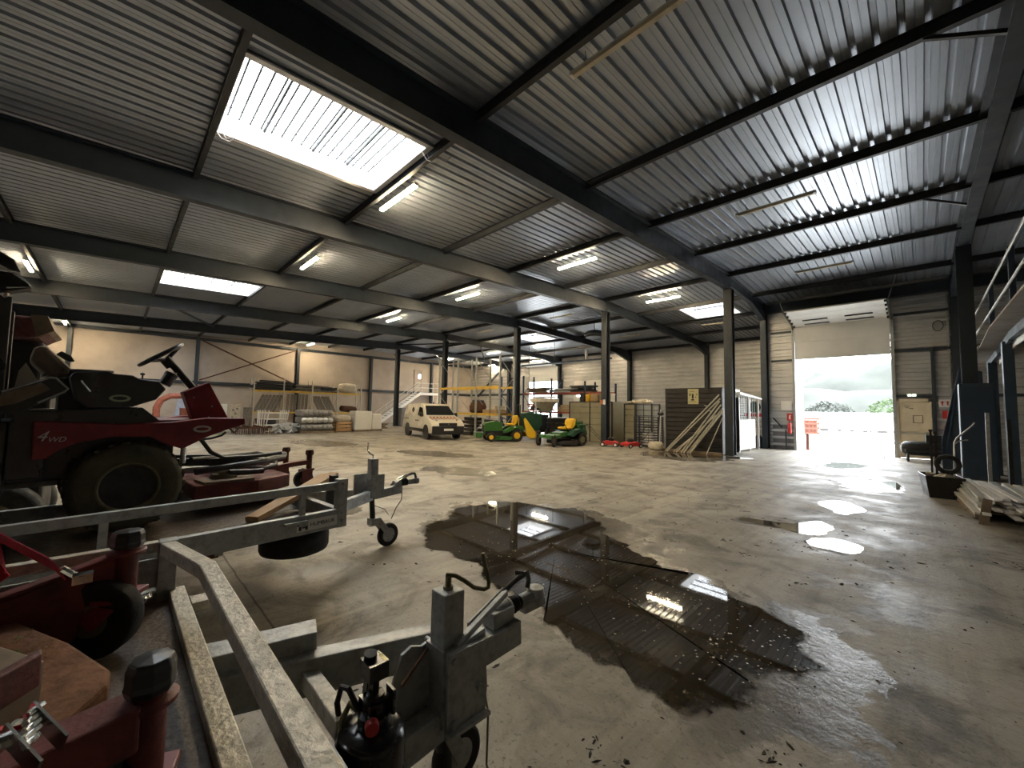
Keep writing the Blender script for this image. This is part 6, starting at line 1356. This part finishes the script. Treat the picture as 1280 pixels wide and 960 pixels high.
def cage(loc, w_, d_, h_, nz, nx, mt, label, name='wire_cage'):
    t = thing(name, label, 'cage', loc); m = MB()
    for sx in (-1, 1):
        for sy in (0, 1): m.b2((sx * w_ / 2 - 0.03, sy * d_ - 0.03, 0), (sx * w_ / 2 + 0.03, sy * d_ + 0.03, h_))
    m.build('corner_post', mt, t); m = MB()
    for j in range(nz):
        z = 0.08 + (h_ - 0.12) * j / (nz - 1)
        for y in (0, d_): m.b2((-w_ / 2, y - 0.008, z - 0.012), (w_ / 2, y + 0.008, z + 0.012))
    for i in range(nx): x = -w_ / 2 + w_ * i / (nx - 1); m.b2((x - 0.006, -0.008, 0), (x + 0.006, 0.008, h_))
    for sx in (-1, 1): m.b2((sx * w_ / 2 - 0.008, 0, h_ - 0.03), (sx * w_ / 2 + 0.008, d_, h_ - 0.01))
    m.build('mesh_panel', mt, t); m = MB().b2((-w_ / 2, 0, 0.05), (w_ / 2, d_, 0.09)); m.build('floor_tray', mt, t); return t
cage((-9.35, 18.0, 0), 0.85, 0.8, 2.0, 8, 3, 'browncab', 'tall dark shelf cage beside the narrow khaki cabin', 'shelf_cage')
cage((-8.95, 17.5, 0), 1.15, 0.45, 1.4, 12, 6, 'black', 'low black wire cage in front of the dark container')
for i in range(4):
    o = MB().b2((-0.2, -0.17, 0), (0.2, 0.17, 0.11)).build('white_tray', 'whitepl', None, bevel=0.01); o.location = (-8.95, 17.72, 0.10 + i * 0.15); tag(o, 'white tray in the stack inside the low black wire cage', 'tray', 'trays in the wire cage')
for i in range(5):
    o = MB().b2((-0.02, -0.02, 0), (0.02, 0.02, 1.85)).build('upright_batten', 'galv', None); o.location = (-9.05 + i * 0.16, 18.55, 0); tag(o, 'upright pale batten standing behind the low black wire cage', 'slat', 'slats behind the wire cage')
t = thing('string_trimmer', 'white and black garden trimmer standing against the dark container', 'trimmer', (-8.18, 17.2, 0)); MB().cyl((0, 0, 0.1), (0.02, 0.1, 1.75), 0.025).build('shaft', 'whitepl', t, True); MB().lathe([(0.0, 0), (0.12, 0.03), (0.14, 0.12), (0.06, 0.2)], (0.02, 0.08, 1.45)).build('motor', 'black', t, True); MB().b2((-0.12, -0.1, 0), (0.12, 0.1, 0.12)).build('guard', 'black', t)
t = thing('steel_container', 'dark brown ribbed steel container with a poster on its front', 'container', (-6.8, 17.35, 0)); MB().b2((-1.17, 0.03, 0.0), (1.17, 1.1, 2.66)).build('body', 'browncab', t); m = MB()
for j in range(13): m.prism([(0.03, 0.2 * j + 0.02), (0.0, 0.2 * j + 0.05), (0.0, 0.2 * j + 0.19), (0.03, 0.2 * j + 0.215)], 'x', -1.13, 1.13)
m.build('front_ribs', 'browncab', t); m = MB().b2((-1.17, -0.01, 0), (-1.11, 0.05, 2.66)).b2((1.11, -0.01, 0), (1.17, 0.05, 2.66)).b2((-1.17, -0.01, 2.6), (1.17, 0.05, 2.66)); m.build('front_frame', 'browncab', t)
t = thing('poster', 'cream poster with dark figures on the front of the dark container', 'poster', (-6.76, 17.335, 2.30)); MB().b2((-0.22, -0.006, -0.32), (0.22, 0.006, 0.32)).build('sheet', 'paper', t); m = MB()
for x, z, w_, h_ in ((-0.15, 0.03, 0.04, 0.10), (-0.05, -0.09, 0.07, 0.2), (-0.08, -0.17, 0.12, 0.06), (0.12, 0.06, 0.05, 0.04), (0.08, -0.04, 0.05, 0.03), (-0.17, -0.22, 0.30, 0.012), (-0.15, 0.2, 0.2, 0.012)): m.b2((x, -0.009, z), (x + w_, -0.006, z + h_))
m.build('print', 'ink', t)
tubes = [((-7.55, 16.4), (-5.62, 2.35), 0.028), ((-7.45, 16.35), (-5.58, 2.2), 0.028), ((-7.05, 16.3), (-5.75, 1.55), 0.022), ((-6.85, 16.3), (-5.6, 2.1), 0.03), ((-6.75, 16.3), (-5.55, 1.95), 0.03), ((-6.6, 16.3), (-5.5, 1.8), 0.034), ((-6.5, 16.3), (-5.48, 1.7), 0.034), ((-7.2, 16.4), (-6.3, 0.95), 0.022), ((-5.95, 16.5), (-5.48, 1.5), 0.02)]
for i, ((x, y), (x2, z2_), r_) in enumerate(tubes):
    p = Vector((x, y, 0.02)); q = Vector((x2, 16.98, z2_)); q0 = q - p
    m = MB().cyl((0, 0, 0), q0, r_, 8); 
    if i % 3 == 0: m.cyl(q0 * 0.8, q0 * 0.8 + Vector((-0.12, -0.05, 0.04)), r_ * 0.7, 6)
    o = m.build('steel_tube', 'galvcream', None, True); o.location = p; tag(o, 'pale steel tube leaning with others against the hall column by the container', 'tube', 'tubes leaning on the column')
sack((-8.0, 16.5, 0), (0.3, 0.22, 0.38), 'pale lumpy sack on the floor at the corner of the dark container', seed=8)
o = MB().b2((-1.2, -0.06, 0), (1.2, 0.06, 0.1)).build('timber_beam', 'woodold', None); o.location = (-6.6, 16.62, 0); tag(o, 'brown timber lying along the foot of the dark container', 'timber')
# barred hut with a white lower panel
t = thing('barred_hut', 'white roofed hut with bars above a white lower panel, beside the big door', 'hut', (-5.9, 20.2, 0)); m = MB()
for x in (-0.55, 0.45):
    for y in (-1.46, 0.0, 1.4): m.b2((x - 0.04, y - 0.04, 0), (x + 0.04, y + 0.04, 2.3))
m.build('corner_post', 'white', t); m = MB().prism([(-1.7, 2.42), (1.55, 2.29), (1.55, 2.35), (-1.7, 2.52)], 'x', -0.75, 0.6); m.b2((-0.5, -1.5, 2.5), (0.3, -0.7, 2.66)); m.build('roof', 'white', t)
MB().b2((0.45, -1.5, 0.08), (0.50, 0.75, 1.36)).build('lower_panel', 'white', t); m = MB()
for i in range(8): y = -1.5 + i * 0.32; m.b2((0.46, y - 0.015, 1.36), (0.49, y + 0.015, 2.35))
for j in range(12): z = 1.42 + j * 0.075; m.b2((0.47, -1.5, z - 0.008), (0.48, -0.5, z + 0.008))
m.build('bars', 'galv', t); m = MB().b2((-0.55, -1.54, 0), (0.45, -1.50, 2.3)); m.build('end_panel', 'browncab', t)
t = thing('banner', 'pale banner with a round dark green bush and a red stripe behind the hut', 'banner', (-5.70, 21.97, 1.88)); MB().b2((-0.45, 0, -0.45), (0.45, 0.02, 0.45)).build('sheet', 'white', t)
MB().lathe([(0.27, 0), (0.27, 0.008), (0, 0.008)], (0.02, 0, 0.06), (0, -1, 0), 24).build('bush_print', 'greendark', t); m = MB().b2((-0.45, -0.006, -0.40), (0.45, 0, -0.24)); m.build('red_stripe', 'redbright', t)
t = thing('gas_bottle', 'blue gas bottle standing behind the barred hut', 'bottle', (-5.55, 22.0, 0)); MB().lathe([(0, 0), (0.15, 0.01), (0.15, 0.5), (0.09, 0.6), (0.05, 0.62), (0.05, 0.7)], (0, 0, 0)).build('body', 'racknavy', t, True); MB().cyl((0, 0, 0.7), (0, 0, 0.76), 0.02).build('valve', 'chrome', t)
# white spreader and the dark implements behind the zero-turn mower
t = thing('salt_spreader', 'pale cone hopper spreader on a single pole behind the zero-turn mower', 'spreader', (-14.8, 17.0, 0)); m = MB().lathe([(0.12, 1.50), (0.34, 1.55), (0.62, 1.95), (0.80, 2.05), (0.80, 2.25), (0.76, 2.25), (0.58, 1.98)], (0, 0.1, 0), n=20); m.build('hopper', 'sack', t, True)
m = MB().cyl((0.02, -0.6, 0), (0.02, -0.6, 2.3), 0.05); m.b2((-0.4, -0.65, 0), (0.4, -0.55, 0.08)); m.b2((-0.7, -0.1, 2.28), (0.7, 0.3, 2.36)); m.build('pole', 'galv', t)
m = MB().add([(-0.5, -0.62, 1.62), (-0.05, -0.66, 1.60), (-0.1, -0.66, 1.9)], [(0, 1, 2)]).add([(0.45, -0.62, 1.62), (0.1, -0.66, 1.60), (0.12, -0.66, 1.75)], [(0, 1, 2)]); o = m.build('dark_opening', 'darkmetal', t); o.modifiers.new('th', 'SOLIDIFY').thickness = 0.01
m = MB()
for s in (-1, 1): m.bar((s * 0.5, 0.3, 0), (s * 0.3, 0.15, 1.6), 0.06, 0.06)
m.build('stand', 'darkmetal', t)
for i, (x, y, w_, d_, h_, lb) in enumerate(((-16.6, 18.2, 1.6, 1.0, 1.35, 'dark green and black implement behind the grass collector'), (-14.6, 18.6, 1.7, 1.0, 1.2, 'black flail implement under the pale cone hopper'))):
    t = thing('farm_implement', lb, 'implement', (x, y, 0)); m = MB().b2((-w_ / 2, -d_ / 2, 0.35), (w_ / 2, d_ / 2, h_)); m.b2((-w_ / 2 - 0.1, -d_ / 2 - 0.1, 0.3), (w_ / 2 + 0.1, d_ / 2, 0.5)); m.build('body', 'black', t, bevel=0.04); m = MB()
    for j in range(3): m.cyl((-w_ / 2, -d_ / 2 - 0.08, 0.6 + j * 0.25), (w_ / 2, -d_ / 2 - 0.08, 0.6 + j * 0.25), 0.04)
    m.build('tube_rail', 'darkmetal', t)
    for s in (-1, 1): wheel('tyre', (s * w_ / 2 * 0.85, -d_ / 2, 0.28), 0.28, 0.2, t, (1, 0, 0), 0.15)
t = thing('overhead_rail', 'dark overhead conveyor rail hung above the khaki cabin and the red beams', 'rail', (-19, 24, 0)); m = MB().b2((-4.3, -0.06, 5.16), (4.2, 0.06, 5.28)); m.build('rail', 'frame', t); m = MB()
for x in (-3.5, -0.8, 2.0, 3.8): m.cyl((x, 0, 5.28), (x, 0, zroof(24) - 0.1), 0.02, 6)
m.build('hanger_rods', 'darkmetal', t); MB().cyl((2.15, 0, 5.28), (2.15, 0, 5.95), 0.09).build('white_duct', 'whitepl', t, True)
t = thing('junction_box', 'orange and white socket box fixed on the column between the khaki cabins', 'box', (-10.85, 16.86, 2.05)); MB().b2((-0.15, -0.05, -0.1), (-0.02, 0.02, 0.1)).build('orange_box', 'orange', t); MB().b2((0.02, -0.05, -0.12), (0.12, 0.02, 0.12)).build('white_box', 'whitepl', t)
# ------------------------------------------------------------------ world, camera, exposure
w = bpy.data.worlds.new('overcast_sky'); scene.world = w; w.use_nodes = True
nt = w.node_tree; bg = nt.nodes['Background']
bg.inputs[0].default_value = (0.91, 0.96, 1.0, 1); bg.inputs[1].default_value = 9.0
pl = bpy.data.lights.new('door_daylight_portal', 'AREA'); pl.shape = 'RECTANGLE'; pl.size = 3.05; pl.size_y = 4.13
try: pl.cycles.is_portal = True
except Exception: pass
po = bpy.data.objects.new('door_daylight_portal', pl); COL.objects.link(po); po.location = (-2.445, YD + 0.2, 2.06); po.rotation_euler = (R(-90), 0, 0)
cam = bpy.data.cameras.new('camera'); cam.sensor_width = 36; cam.sensor_fit = 'HORIZONTAL'; cam.lens = 36 * 504.3 / 1280; cam.clip_start = 0.02; cam.clip_end = 500
co = bpy.data.objects.new('camera', cam); COL.objects.link(co)
yaw, pit, rol = R(45.52), R(3.5), R(1.05)
fw = Vector((-math.sin(yaw) * math.cos(pit), math.cos(yaw) * math.cos(pit), math.sin(pit)))
rt = Vector((math.cos(yaw), math.sin(yaw), 0)); up = rt.cross(fw)
r2 = rt * math.cos(rol) + up * math.sin(rol); u2 = up * math.cos(rol) - rt * math.sin(rol)
mw = Matrix((r2, u2, -fw)).transposed().to_4x4(); mw.translation = (0, 0, 1.65)
co.matrix_world = mw
scene.camera = co
vs = scene.view_settings
vs.view_transform = 'Standard'; vs.look = 'None'; vs.gamma = 1.0; vs.use_curve_mapping = False; vs.exposure = 1.3
cy = scene.cycles
cy.max_bounces = 8; cy.diffuse_bounces = 4; cy.glossy_bounces = 4; cy.sample_clamp_indirect = 6.0
cy.use_denoising = True
try: cy.denoiser = 'OPENIMAGEDENOISE'
except Exception: pass
